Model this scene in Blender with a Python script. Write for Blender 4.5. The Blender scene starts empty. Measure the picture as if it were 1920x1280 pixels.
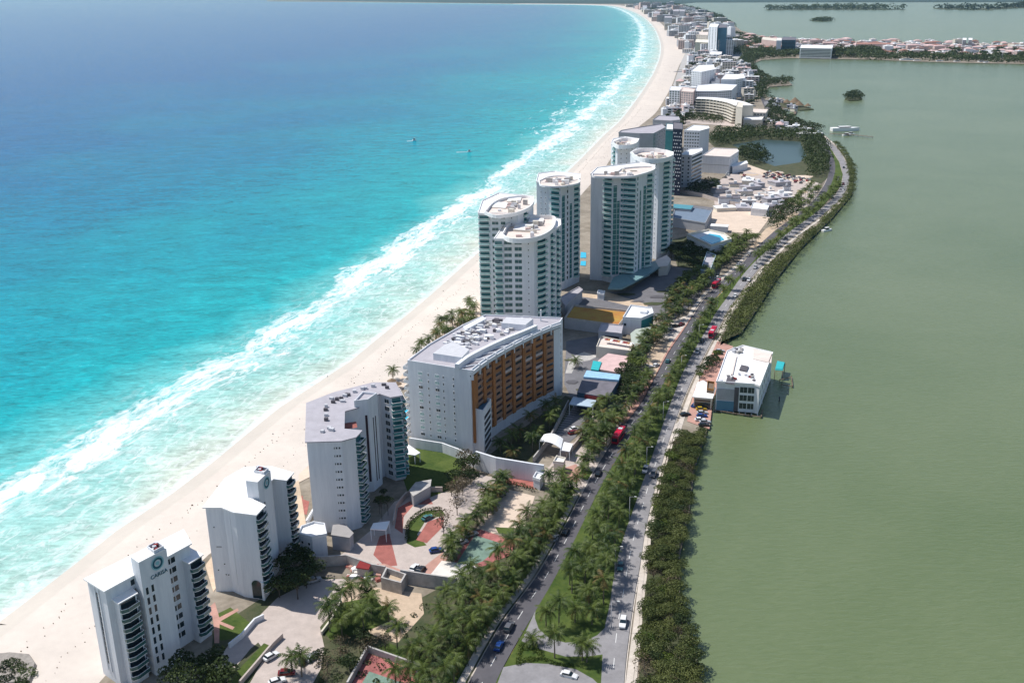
import bpy, math, random
import numpy as np
from mathutils import Vector, Matrix
from mathutils.geometry import tessellate_polygon
from math import sin, cos, pi, radians, atan2, hypot

SC = bpy.context.scene
COL = SC.collection
rnd = random.Random(11)

# ------------------------------------------------------------------ camera, sky, sun, exposure
CF = 1900.0; CTH = radians(19.2); CRO = radians(-0.95); CH = 165.0
Fw = Vector((0, cos(CTH), -sin(CTH))); R0 = Vector((1, 0, 0)); U0 = Vector((0, sin(CTH), cos(CTH)))
Rv = R0*cos(CRO) + U0*sin(CRO); Uv = -R0*sin(CRO) + U0*cos(CRO)
cam = bpy.data.cameras.new('camera'); co = bpy.data.objects.new('camera', cam); COL.objects.link(co)
cam.sensor_width = 36; cam.lens = 36*CF/1920; cam.clip_start = 1; cam.clip_end = 200000
m3 = Matrix((Rv, Uv, -Fw)).transposed()
co.matrix_world = Matrix.Translation((0, 0, CH)) @ m3.to_4x4()
SC.camera = co
SUNV = Vector((-0.56, 0.26, 1.0)).normalized()      # towards the sun
EL = math.asin(SUNV.z); AZ = atan2(SUNV.x, SUNV.y)
W = bpy.data.worlds.new('World'); SC.world = W; W.use_nodes = True
nt = W.node_tree; bg = nt.nodes['Background']
sky = nt.nodes.new('ShaderNodeTexSky'); sky.sky_type = 'NISHITA'; sky.sun_disc = False
sky.sun_elevation = EL; sky.sun_rotation = AZ; sky.altitude = 100; sky.air_density = 1.0; sky.dust_density = 0.6
nt.links.new(sky.outputs[0], bg.inputs[0]); bg.inputs[1].default_value = 0.115
sl = bpy.data.lights.new('sun', 'SUN'); sl.energy = 4.6; sl.angle = radians(0.5); sl.color = (1, .965, .91)
so = bpy.data.objects.new('sun', sl); COL.objects.link(so); so.rotation_euler = SUNV.to_track_quat('Z', 'Y').to_euler()
SC.view_settings.view_transform = 'Standard'; SC.view_settings.look = 'None'
SC.view_settings.exposure = 0.1; SC.view_settings.gamma = 1; SC.view_settings.use_curve_mapping = False
HAZE = 2.3e-5

# ------------------------------------------------------------------ helpers
def G(px, py, z=0.0):
    """survey: the point at height z that the photograph shows at pixel (px, py)"""
    d = Fw + Rv*((px-960)/CF) + Uv*((640-py)/CF)
    t = (z-CH)/d.z
    return (d.x*t, d.y*t)
def GP(pts, z=0.0): return [G(x, y, z) for x, y in pts]

MATS = {}
def M(name, col, rough=.8, var=.12, scale=.4, spec=.3, col2=None, bump=0, metal=0, detail=4, coord='W', stretch=None):
    if name in MATS: return MATS[name]
    m = bpy.data.materials.new(name); m.use_nodes = True
    n = m.node_tree.nodes; l = m.node_tree.links; p = n['Principled BSDF']
    p.inputs['Roughness'].default_value = rough; p.inputs['Metallic'].default_value = metal
    p.inputs['Specular IOR Level'].default_value = spec
    c1 = tuple(col)+(1,)
    if var > 0 or col2:
        if coord == 'W': src = n.new('ShaderNodeNewGeometry').outputs['Position']
        else: src = n.new('ShaderNodeTexCoord').outputs['Object']
        if stretch:
            mp = n.new('ShaderNodeMapping'); mp.inputs['Scale'].default_value = stretch
            l.new(src, mp.inputs[0]); src = mp.outputs[0]
        nz = n.new('ShaderNodeTexNoise'); nz.inputs['Scale'].default_value = scale; nz.inputs['Detail'].default_value = detail
        nz.inputs['Roughness'].default_value = .65
        l.new(src, nz.inputs['Vector'])
        nz2 = n.new('ShaderNodeTexNoise'); nz2.inputs['Scale'].default_value = scale*9; nz2.inputs['Detail'].default_value = 3
        l.new(src, nz2.inputs['Vector'])
        ad = n.new('ShaderNodeMath'); ad.operation = 'MULTIPLY_ADD'; ad.inputs[1].default_value = .4
        l.new(nz2.outputs[0], ad.inputs[0]); l.new(nz.outputs[0], ad.inputs[2])
        rp = n.new('ShaderNodeMapRange'); rp.inputs[1].default_value = .45; rp.inputs[2].default_value = .95
        l.new(ad.outputs[0], rp.inputs[0])
        mx = n.new('ShaderNodeMix'); mx.data_type = 'RGBA'
        mx.inputs[6].default_value = tuple(max(0, c*(1-var)) for c in col)+(1,)
        mx.inputs[7].default_value = (tuple(col2) if col2 else tuple(min(1, c*(1+var)) for c in col))+(1,)
        l.new(rp.outputs[0], mx.inputs[0]); l.new(mx.outputs[2], p.inputs['Base Color'])
        if bump:
            b = n.new('ShaderNodeBump'); b.inputs['Strength'].default_value = bump; b.inputs['Distance'].default_value = .1
            l.new(ad.outputs[0], b.inputs['Height']); l.new(b.outputs[0], p.inputs['Normal'])
    else: p.inputs['Base Color'].default_value = c1
    MATS[name] = m; return m

def leafmat(name, c1, c2, rough=.55, sc=.22):
    m = bpy.data.materials.new(name); m.use_nodes = True
    n = m.node_tree.nodes; l = m.node_tree.links; p = n['Principled BSDF']
    p.inputs['Roughness'].default_value = rough; p.inputs['Specular IOR Level'].default_value = .25
    oi = n.new('ShaderNodeObjectInfo'); gp = n.new('ShaderNodeNewGeometry')
    nz = n.new('ShaderNodeTexNoise'); nz.inputs['Scale'].default_value = sc; nz.inputs['Detail'].default_value = 5; l.new(gp.outputs['Position'], nz.inputs['Vector'])
    ri = n.new('ShaderNodeMath'); ri.operation = 'MULTIPLY_ADD'; ri.inputs[1].default_value = .35; l.new(gp.outputs['Random Per Island'], ri.inputs[0]); 
    ad = n.new('ShaderNodeMath'); ad.operation = 'MULTIPLY_ADD'; ad.inputs[1].default_value = .35; l.new(oi.outputs['Random'], ad.inputs[0]); l.new(nz.outputs[0], ad.inputs[2])
    l.new(ad.outputs[0], ri.inputs[2])
    mr = n.new('ShaderNodeMapRange'); mr.inputs[1].default_value = .55; mr.inputs[2].default_value = 1.05; l.new(ri.outputs[0], mr.inputs[0])
    mx = n.new('ShaderNodeMix'); mx.data_type = 'RGBA'; mx.inputs[6].default_value = tuple(c1)+(1,); mx.inputs[7].default_value = tuple(c2)+(1,)
    l.new(mr.outputs[0], mx.inputs[0]); l.new(mx.outputs[2], p.inputs['Base Color'])
    tr = n.new('ShaderNodeBsdfTranslucent'); l.new(mx.outputs[2], tr.inputs[0])
    ms = n.new('ShaderNodeMixShader'); ms.inputs[0].default_value = .25
    l.new(p.outputs[0], ms.inputs[1]); l.new(tr.outputs[0], ms.inputs[2]); l.new(ms.outputs[0], n['Material Output'].inputs[0])
    MATS[name] = m; return m

white = M('white_plaster', (.71, .73, .77), .7, .13, .5, col2=(.78, .79, .81), stretch=(1, 1, .08))
whiteroof = M('white_roof_coating', (.83, .82, .81), .6, .06, .3)
whitetrim = M('white_trim', (.8, .8, .8), .5, 0)
cream = M('cream_plaster', (.66, .61, .52), .8, .08, .2)
pinkw = M('pinkish_plaster', (.62, .47, .43), .8, .1, .2)
greyw = M('grey_plaster', (.38, .38, .4), .8, .12, .2)
greyroof = M('grey_roof_felt', (.40, .38, .41), .85, .12, .3)
darkroof = M('dark_roof_felt', (.16, .15, .17), .85, .2, .3)
beigeroof = M('beige_roof', (.68, .59, .53), .85, .12, .15)
pinkroof = M('pink_roof_tiles', (.60, .42, .40), .85, .15, .3)
redroof = M('red_roof_tiles', (.34, .17, .13), .8, .2, .4)
ochre = M('terracotta_render', (.36, .15, .055), .8, .22, .2, coord='W', stretch=(1, 1, .3))
ochre2 = M('terracotta_dark_infill', (.33, .19, .13), .8, .1, .3)
glass = M('dark_glass', (.015, .03, .04), .12, 0, spec=.6)
tealglass = M('teal_glass', (.035, .11, .11), .15, .15, .5, spec=.6)
palegl = M('pale_green_glass', (.38, .56, .53), .2, .12, .4, spec=.5)
greengl = M('deep_teal_glass', (.04, .16, .17), .15, .25, .25, spec=.6)
blackw = M('black_panel', (.02, .02, .03), .4, 0)
navy = M('navy_panel', (.012, .02, .05), .35, 0)
signteal = M('sign_teal', (.01, .10, .14), .5, 0)
signlite = M('sign_pale_teal', (.25, .5, .55), .5, 0)
equip = M('roof_equipment', (.55, .55, .57), .6, .1, .5)
equipd = M('dark_equipment', (.10, .09, .10), .6, .2, .5)
concr = M('concrete', (.42, .40, .38), .9, .28, .5)
wood = M('weathered_wood', (.16, .12, .09), .9, .2, .8)
thatch = M('palm_thatch', (.20, .14, .09), .95, .3, 1.5)
canvas_blue = M('blue_canvas', (.12, .36, .62), .7, .1, .5)
canvas_teal = M('turquoise_canvas', (.03, .40, .42), .6, .1, .5)
canvas_white = M('white_canvas', (.82, .82, .82), .6, .03)
redp = M('dark_red_panel', (.22, .02, .02), .6, .15, .3)
poolw = M('pool_water', (.02, .42, .60), .08, .08, .6, spec=.5)
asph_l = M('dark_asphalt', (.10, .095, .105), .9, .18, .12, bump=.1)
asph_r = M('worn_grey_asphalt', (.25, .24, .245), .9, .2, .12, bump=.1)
asph_s = M('service_asphalt', (.16, .155, .165), .9, .2, .15)
paint = M('road_paint', (.7, .7, .68), .7, .05, 2)
yelpaint = M('yellow_kerb_paint', (.5, .38, .10), .7, .2, .8)
pave = M('pale_pavers', (.47, .40, .36), .9, .14, .3)
pink = M('pink_pavers', (.46, .26, .21), .9, .2, .25)
red = M('red_pavers', (.34, .12, .10), .9, .25, .3)
walk = M('pale_sidewalk', (.55, .49, .43), .9, .2, .3)
tan = M('tan_bare_earth', (.52, .40, .29), .95, .2, .15)
sandlot = M('pale_sandy_lot', (.62, .50, .40), .95, .12, .12)
whiteslab = M('white_terrace_slab', (.68, .64, .59), .85, .12, .4)
courtred = M('worn_red_court', (.36, .13, .12), .9, .4, .2)
courtgr = M('worn_green_court', (.17, .25, .20), .9, .3, .25)
orangec = M('orange_court', (.55, .20, .06), .9, .3, .12, col2=(.42, .30, .06))
lawn = M('lawn_grass', (.045, .095, .012), .95, .35, .12, col2=(.10, .13, .028), bump=.2)
dryland = M('ground_earth', (.20, .165, .12), .95, .3, .06, col2=(.36, .31, .25))
darkgr = M('shady_garden', (.045, .075, .025), .95, .3, .2, col2=(.11, .10, .06))
sand = M('beach_sand', (.61, .54, .475), .95, .09, .05, bump=.15)
wetsand = M('wet_sand', (.56, .50, .43), .5, .06, .05)
bark = M('palm_bark', (.17, .14, .11), .9, .2, 1.5, coord='O')
barkd = M('grey_bark', (.12, .10, .085), .9, .2, 1.5, coord='O')
palmleaf = leafmat('palm_frond_green', (.016, .042, .008), (.11, .145, .028))
palmdry = leafmat('palm_frond_yellowed', (.10, .075, .02), (.22, .16, .05))
mangl = leafmat('mangrove_leaves', (.030, .055, .012), (.145, .165, .048), .6, .09)
treel = leafmat('broadleaf_green', (.014, .030, .009), (.06, .085, .024), .6, .12)
dryl = leafmat('dry_scrub_leaves', (.06, .05, .025), (.17, .13, .08))
lightl = leafmat('light_green_leaves', (.035, .07, .012), (.13, .17, .03))
rubber = M('tyre_rubber', (.02, .02, .02), .8, 0)
chrome = M('car_lamp', (.7, .7, .65), .2, 0)
CARC = {'white': (.72, .72, .72), 'silver': (.42, .43, .45), 'black': (.012, .012, .015), 'grey': (.11, .11, .12), 'dark red': (.16, .01, .012), 'blue': (.01, .05, .22), 'teal': (.05, .16, .17), 'yellow': (.45, .30, .02), 'red': (.42, .015, .02)}
CARM = {k: M('car_paint_'+k.replace(' ', '_'), v, .25, 0, spec=.6) for k, v in CARC.items()}
busred = M('bus_red', (.50, .008, .04), .35, 0, spec=.5)

def tagd(o, label=None, cat=None, group=None, kind=None):
    if label: o['label'] = label
    if cat: o['category'] = cat
    if group: o['group'] = group
    if kind: o['kind'] = kind
    return o
def link(name, me, parent=None, loc=(0, 0, 0), rz=0, sc=None):
    o = bpy.data.objects.new(name, me); COL.objects.link(o)
    if parent: o.parent = parent
    o.location = loc; o.rotation_euler = (0, 0, rz)
    if sc: o.scale = sc
    return o
def thing(name, label, cat, loc=(0, 0, 0), rz=0, group=None, kind=None):
    o = link(name, None, None, loc, rz); return tagd(o, label, cat, group, kind)
def copy_tree(o, parent=None):
    c = o.copy(); COL.objects.link(c); c.parent = parent
    for ch in o.children: copy_tree(ch, c)
    return c

class MB:
    def __init__(s): s.v = []; s.f = []; s.m = []; s.ms = []; s.sm = []
    def mi(s, m):
        if m not in s.ms: s.ms.append(m)
        return s.ms.index(m)
    def face(s, pts, m, smooth=False):
        b = len(s.v); s.v += [tuple(p) for p in pts]; s.f.append(tuple(range(b, b+len(pts)))); s.m.append(s.mi(m)); s.sm.append(smooth)
    def box(s, x0, x1, y0, y1, z0, z1, m, rz=0, c=None):
        p = [(x0, y0), (x1, y0), (x1, y1), (x0, y1)]
        if rz:
            cx, cy = c or ((x0+x1)/2, (y0+y1)/2)
            p = [(cx+(x-cx)*cos(rz)-(y-cy)*sin(rz), cy+(x-cx)*sin(rz)+(y-cy)*cos(rz)) for x, y in p]
        return s.prism(p, z0, z1, m)
    def prism(s, poly, z0, z1, m, mtop=None, scale=None):
        a = sum(poly[i][0]*poly[(i+1) % len(poly)][1]-poly[(i+1) % len(poly)][0]*poly[i][1] for i in range(len(poly)))
        if a < 0: poly = poly[::-1]
        b = len(s.v); n = len(poly)
        s.v += [(p[0], p[1], z0) for p in poly]
        if scale:
            cx = sum(p[0] for p in poly)/n; cy = sum(p[1] for p in poly)/n
            s.v += [(cx+(p[0]-cx)*scale, cy+(p[1]-cy)*scale, z1) for p in poly]
        else: s.v += [(p[0], p[1], z1) for p in poly]
        k = s.mi(m); kt = s.mi(mtop) if mtop else k
        for i in range(n):
            j = (i+1) % n; s.f.append((b+i, b+j, b+n+j, b+n+i)); s.m.append(k); s.sm.append(False)
        tris = tessellate_polygon([[Vector((p[0], p[1], 0)) for p in poly]])
        for t in tris:
            A, B, C = (poly[i] for i in t)
            if (B[0]-A[0])*(C[1]-A[1])-(B[1]-A[1])*(C[0]-A[0]) < 0: t = t[::-1]
            s.f.append(tuple(b+n+i for i in t)); s.m.append(kt); s.sm.append(False)
            s.f.append(tuple(b+i for i in t[::-1])); s.m.append(k); s.sm.append(False)
    def ring(s, poly, t, z0, z1, m):
        """low wall of thickness t just inside a closed polygon"""
        q = inset(poly, t); n = len(poly)
        for i in range(n):
            j = (i+1) % n
            s.prism([poly[i], poly[j], q[j], q[i]], z0, z1, m)
    def tube(s, p0, p1, r0, r1, m, n=6):
        p0 = Vector(p0); p1 = Vector(p1); d = (p1-p0).normalized()
        a = d.cross(Vector((0, 0, 1))) if abs(d.z) < .9 else d.cross(Vector((1, 0, 0))); a.normalize(); c = d.cross(a)
        b = len(s.v)
        for p, r in ((p0, r0), (p1, r1)):
            for i in range(n):
                q = p+(a*cos(2*pi*i/n)+c*sin(2*pi*i/n))*r; s.v.append(tuple(q))
        k = s.mi(m)
        for i in range(n):
            j = (i+1) % n; s.f.append((b+i, b+j, b+n+j, b+n+i)); s.m.append(k); s.sm.append(True)
        s.f.append(tuple(b+n+i for i in range(n))); s.m.append(k); s.sm.append(False)
    def mesh(s, name):
        me = bpy.data.meshes.new(name); me.from_pydata(s.v, [], s.f)
        for m in s.ms: me.materials.append(m)
        me.polygons.foreach_set('material_index', s.m); me.polygons.foreach_set('use_smooth', s.sm); me.update()
        return me
    def build(s, name, parent=None, loc=(0, 0, 0), rz=0): return link(name, s.mesh(name), parent, loc, rz)
def inset(poly, t):
    n = len(poly); a = sum(poly[i][0]*poly[(i+1) % n][1]-poly[(i+1) % n][0]*poly[i][1] for i in range(n)); sg = 1 if a > 0 else -1
    out = []
    for i in range(n):
        p0 = Vector(poly[i-1][:2]); p1 = Vector(poly[i][:2]); p2 = Vector(poly[(i+1) % n][:2])
        d1 = (p1-p0).normalized(); d2 = (p2-p1).normalized()
        n1 = Vector((-d1.y, d1.x))*sg; n2 = Vector((-d2.y, d2.x))*sg
        b = (n1+n2); b = b.normalized() if b.length > 1e-4 else n1
        k = t/max(.4, b.dot(n1)); q = p1+b*k; out.append((q.x, q.y))
    return out
def smooth_line(pts, step):
    """Catmull-Rom through pts, resampled about every step metres"""
    P = [Vector(p) for p in pts]; P = [P[0]*2-P[1]]+P+[P[-1]*2-P[-2]]; out = []
    for i in range(1, len(P)-2):
        L = (P[i+1]-P[i]).length; n = max(1, int(L/step))
        for k in range(n):
            t = k/n; a, b, c, d = P[i-1], P[i], P[i+1], P[i+2]
            out.append(.5*((2*b)+(c-a)*t+(2*a-5*b+4*c-d)*t*t+(3*b-a-3*c+d)*t*t*t))
    out.append(P[-2]); return out
def inpoly(x, y, poly):
    r = False; j = len(poly)-1
    for i in range(len(poly)):
        if (poly[i][1] > y) != (poly[j][1] > y) and x < (poly[j][0]-poly[i][0])*(y-poly[i][1])/(poly[j][1]-poly[i][1])+poly[i][0]: r = not r
        j = i
    return r
def scatter(pxpoly, spacing, nmax=9999, avoid=(), seed=0):
    r = random.Random(seed+7); poly = GP(pxpoly); xs = [p[0] for p in poly]; ys = [p[1] for p in poly]; out = []; fails = 0
    cell = {}
    while fails < 420 and len(out) < nmax:
        x = r.uniform(min(xs), max(xs)); y = r.uniform(min(ys), max(ys))
        if not inpoly(x, y, poly): fails += .2; continue
        k = (int(x//spacing), int(y//spacing)); ok = True
        for a in (-1, 0, 1):
            for b in (-1, 0, 1):
                for q in cell.get((k[0]+a, k[1]+b), ()):
                    if hypot(q[0]-x, q[1]-y) < spacing: ok = False
        if ok and any(inpoly(x, y, av) for av in avoid): ok = False
        if ok: out.append((x, y)); cell.setdefault(k, []).append((x, y)); fails = 0
        else: fails += 1
    return out
def sheet(name, poly, z, m, parent=None, kind='structure', label=None):
    tris = tessellate_polygon([[Vector((p[0], p[1], 0)) for p in poly]])
    fs = []
    for t in tris:
        A, B, C = (poly[i] for i in t)
        fs.append(t if (B[0]-A[0])*(C[1]-A[1])-(B[1]-A[1])*(C[0]-A[0]) > 0 else t[::-1])
    me = bpy.data.meshes.new(name); me.from_pydata([(p[0], p[1], z) for p in poly], [], fs); me.materials.append(m); me.update()
    o = link(name, me, parent)
    if kind: o['kind'] = kind
    if label: o['label'] = label
    return o
def ribbon(name, left, right, z, m, parent=None, kind='structure'):
    n = len(left); v = [(p[0], p[1], z) for p in left]+[(p[0], p[1], z) for p in right]
    f = [(i, n+i, n+i+1, i+1) for i in range(n-1)]
    me = bpy.data.meshes.new(name); me.from_pydata(v, [], f); me.materials.append(m); me.update()
    o = link(name, me, parent)
    if kind: o['kind'] = kind
    return o
def offset_line(line, d):
    out = []
    for i, p in enumerate(line):
        a = line[max(0, i-1)]; b = line[min(len(line)-1, i+1)]; t = (Vector(b)-Vector(a)).normalized()
        out.append((p[0]-t.y*d, p[1]+t.x*d))
    return out

# ------------------------------------------------------------------ shore lines (surveyed from the photograph)
SHORE = [(-900, 1700), (-420, 1420), (-160, 1275), (0, 1165), (60, 1112), (150, 1050), (225, 990), (330, 920), (420, 850), (480, 800), (560, 738), (640, 690), (700, 642), (745, 605), (800, 560), (870, 498), (930, 445), (985, 398), (1020, 368), (1065, 322), (1098, 290), (1135, 252), (1165, 225), (1190, 193), (1213, 160), (1230, 130), (1240, 100), (1238, 75), (1226, 50), (1207, 32), (1183, 20), (1160, 13.5), (1135, 10.5), (1060, 8.5), (980, 8), (860, 6.5), (500, 3)]
shore = [Vector(p) for p in GP(SHORE)]
shore_s = smooth_line(shore, 12)
# lagoon edge, near to far
LAG = [(1335, 1700), (1318, 1290), (1300, 1200), (1275, 1110), (1275, 1040), (1292, 960), (1302, 880), (1325, 812), (1330, 780), (1338, 700), (1350, 668), (1352, 642), (1390, 625), (1425, 572), (1455, 525), (1500, 468), (1560, 410), (1598, 365), (1602, 320), (1580, 285), (1552, 258), (1525, 240), (1490, 226), (1462, 212), (1478, 196), (1470, 184), (1438, 182), (1434, 172), (1442, 163), (1486, 160), (1478, 152), (1436, 148), (1418, 133), (1408, 121), (1428, 113), (1480, 109), (1560, 111), (1640, 112), (1700, 115), (1800, 118), (1960, 121), (2300, 126), (2320, 92), (1960, 84), (1800, 82), (1700, 79), (1600, 77), (1500, 74), (1430, 68), (1390, 58), (1372, 44), (1350, 32), (1322, 24), (1300, 17), (1280, 12), (1270, 8), (1300, 5.0), (1600, 4.5), (2000, 4.2), (2600, 4.0), (2600, 1), (1500, 1), (500, 1)]
lag = [Vector(p) for p in GP(LAG)]

# ------------------------------------------------------------------ water
def shoredist(X, Y):
    A = np.array([(p.x, p.y) for p in shore_s]); best = np.full(X.shape, 1e12); S = np.zeros(X.shape)
    cum = np.concatenate([[0], np.cumsum(np.hypot(*(A[1:]-A[:-1]).T))])
    for i in range(len(A)-1):
        a = A[i]; b = A[i+1]; d = b-a; L2 = d@d
        t = np.clip(((X-a[0])*d[0]+(Y-a[1])*d[1])/L2, 0, 1); q = (X-a[0]-t*d[0])**2+(Y-a[1]-t*d[1])**2
        m = q < best; best[m] = q[m]; S[m] = (cum[i]+t*(cum[i+1]-cum[i]))[m]
    return np.sqrt(best), S
def water_grid(name, xs, ys, z, mat):
    X, Y = np.meshgrid(xs, ys); d, s = shoredist(X.ravel(), Y.ravel()); nx, ny = len(xs), len(ys)
    me = bpy.data.meshes.new(name)
    V = np.stack([X.ravel(), Y.ravel(), np.full(X.size, z)], 1)
    I = np.arange(X.size).reshape(ny, nx); F = np.stack([I[:-1, :-1], I[:-1, 1:], I[1:, 1:], I[1:, :-1]], -1).reshape(-1, 4)
    me.vertices.add(len(V)); me.vertices.foreach_set('co', V.ravel()); me.loops.add(F.size); me.loops.foreach_set('vertex_index', F.ravel())
    me.polygons.add(len(F)); me.polygons.foreach_set('loop_start', np.arange(0, F.size, 4)); me.polygons.foreach_set('loop_total', np.full(len(F), 4)); me.update()
    for n_, a in (('shore_d', d), ('shore_s', s)):
        at = me.attributes.new(n_, 'FLOAT', 'POINT'); at.data.foreach_set('value', a.astype(np.float32))
    me.materials.append(mat); o = link(name, me); o['kind'] = 'structure'; return o

def sea_material():
    m = bpy.data.materials.new('sea_water'); m.use_nodes = True; n = m.node_tree.nodes; l = m.node_tree.links; p = n['Principled BSDF']
    def math_(op, a, b=None, c=None, clamp=False):
        k = n.new('ShaderNodeMath'); k.operation = op; k.use_clamp = clamp
        for i, x in enumerate((a, b, c)):
            if x is None: continue
            if isinstance(x, (int, float)): k.inputs[i].default_value = x
            else: l.new(x, k.inputs[i])
        return k.outputs[0]
    def att(s): a = n.new('ShaderNodeAttribute'); a.attribute_name = s; return a.outputs['Fac']
    def noise(vec, sc, det=4, ro=.55, dist=0):
        k = n.new('ShaderNodeTexNoise'); k.inputs['Scale'].default_value = sc; k.inputs['Detail'].default_value = det; k.inputs['Roughness'].default_value = ro; k.inputs['Distortion'].default_value = dist
        l.new(vec, k.inputs['Vector']); return k.outputs[0]
    def ss(x, a, b):
        k = n.new('ShaderNodeMapRange'); k.interpolation_type = 'SMOOTHSTEP'; l.new(x, k.inputs[0]); k.inputs[1].default_value = a; k.inputs[2].default_value = b; return k.outputs[0]
    D = att('shore_d'); S = att('shore_s'); pos = n.new('ShaderNodeNewGeometry').outputs['Position']
    def sd(ks, kd):
        c = n.new('ShaderNodeCombineXYZ'); l.new(math_('MULTIPLY', S, ks), c.inputs[0]); l.new(math_('MULTIPLY', D, kd), c.inputs[1]); return c.outputs[0]
    big = noise(pos, .0028, 4, .55, .6)
    mid = noise(pos, .012, 4, .6, .5)
    # width of the shallows grows with distance from shore edge noise
    Dn = math_('ADD', D, math_('ADD', math_('MULTIPLY', math_('SUBTRACT', mid, .5), 70), math_('MULTIPLY', math_('MULTIPLY', math_('SUBTRACT', big, .5), D), 1.5)))
    rp = n.new('ShaderNodeValToRGB'); l.new(math_('MULTIPLY', Dn, 1/1100), rp.inputs[0])
    cr = rp.color_ramp
    stops = [(0, (.56, .60, .51)), (.02, (.36, .57, .51)), (.055, (.13, .47, .46)), (.09, (.008, .33, .365)), (.19, (.0, .25, .33)), (.34, (.0, .18, .30)), (.60, (.0, .13, .285)), (1, (.0, .098, .27))]
    while len(cr.elements) < len(stops): cr.elements.new(.5)
    for e, (q, c) in zip(cr.elements, stops): e.position = q; e.color = c+(1,)
    # wave streaks: darker troughs and lighter crests
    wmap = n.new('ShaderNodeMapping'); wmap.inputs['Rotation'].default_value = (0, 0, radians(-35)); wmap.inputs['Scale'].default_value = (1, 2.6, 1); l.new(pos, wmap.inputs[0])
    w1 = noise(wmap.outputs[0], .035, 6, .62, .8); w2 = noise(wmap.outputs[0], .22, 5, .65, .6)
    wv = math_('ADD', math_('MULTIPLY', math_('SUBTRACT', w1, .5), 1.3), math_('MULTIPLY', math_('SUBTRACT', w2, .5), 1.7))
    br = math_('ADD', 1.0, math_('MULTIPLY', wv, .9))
    mulc = n.new('ShaderNodeMix'); mulc.data_type = 'RGBA'; mulc.blend_type = 'MULTIPLY'; mulc.inputs[0].default_value = 1
    cb = n.new('ShaderNodeCombineColor'); [l.new(br, cb.inputs[i]) for i in range(3)]
    l.new(rp.outputs[0], mulc.inputs[6]); l.new(cb.outputs[0], mulc.inputs[7])
    # foam
    fa = noise(sd(.013, .05), 1.0, 6, .68, 1.2)      # broad streaks
    fb = noise(sd(.10, .22), 1.0, 6, .72, 1.0)       # lacy
    wob = math_('MULTIPLY', math_('SUBTRACT', noise(sd(.016, .012), 1, 5, .6), .5), 60)
    Dw = math_('ADD', D, wob)
    def band(c, w, asym=2.6):
        x = math_('SUBTRACT', Dw, c); a = ss(x, -w*asym, 0.); b = math_('SUBTRACT', 1, ss(x, 0., w)); return math_('MULTIPLY', a, b)
    far = ss(S, 620, 1250)
    Fb = math_('MAXIMUM', math_('MULTIPLY', band(17, 1.5, 6), .62), math_('MAXIMUM', math_('MULTIPLY', band(39, 2, 6), .72), math_('MULTIPLY', band(61, 5, 11), 1.2)))
    farb = math_('MULTIPLY', math_('MULTIPLY', math_('SUBTRACT', 1, ss(D, 70, 210)), ss(D, 2, 25)), far)
    Fb = math_('MAXIMUM', Fb, math_('MULTIPLY', farb, .8))
    lraw = math_('ADD', math_('MULTIPLY', fa, .55), math_('MULTIPLY', fb, .45))
    foam = math_('MULTIPLY', ss(math_('ADD', math_('MULTIPLY', Fb, .60), math_('MULTIPLY', math_('SUBTRACT', lraw, .5), 2.6)), .50, .74), math_('MULTIPLY', ss(Fb, .02, .2), .95), clamp=True)
    trail = math_('MULTIPLY', math_('MULTIPLY', band(66, 3, 14), ss(fb, .34, .60)), .85)
    foam = math_('MAXIMUM', foam, trail)
    wash = math_('MULTIPLY', math_('SUBTRACT', 1, ss(D, 50, 85)), math_('MULTIPLY', ss(fb, .46, .66), .55))
    edge = math_('MULTIPLY', math_('SUBTRACT', 1, ss(math_('ADD', D, math_('MULTIPLY', math_('SUBTRACT', fa, .5), 14)), 3, 7)), .6)
    foam = math_('MAXIMUM', foam, math_('MAXIMUM', wash, edge), clamp=True)
    caps = math_('MULTIPLY', ss(w2, .66, .74), math_('MULTIPLY', ss(w1, .5, .62), .35)); foam = math_('MAXIMUM', foam, caps)
    foam = math_('MULTIPLY', foam, .92, clamp=True)
    fx = n.new('ShaderNodeMix'); fx.data_type = 'RGBA'; fx.inputs[7].default_value = (.80, .83, .83, 1)
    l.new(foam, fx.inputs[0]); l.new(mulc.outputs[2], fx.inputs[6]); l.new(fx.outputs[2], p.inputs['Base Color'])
    rg = math_('ADD', .16, math_('MULTIPLY', foam, .6)); l.new(rg, p.inputs['Roughness']); p.inputs['Specular IOR Level'].default_value = .02
    b = n.new('ShaderNodeBump'); b.inputs['Strength'].default_value = .35; b.inputs['Distance'].default_value = 1.6; l.new(wv, b.inputs['Height']); l.new(b.outputs[0], p.inputs['Normal'])
    return m
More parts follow.
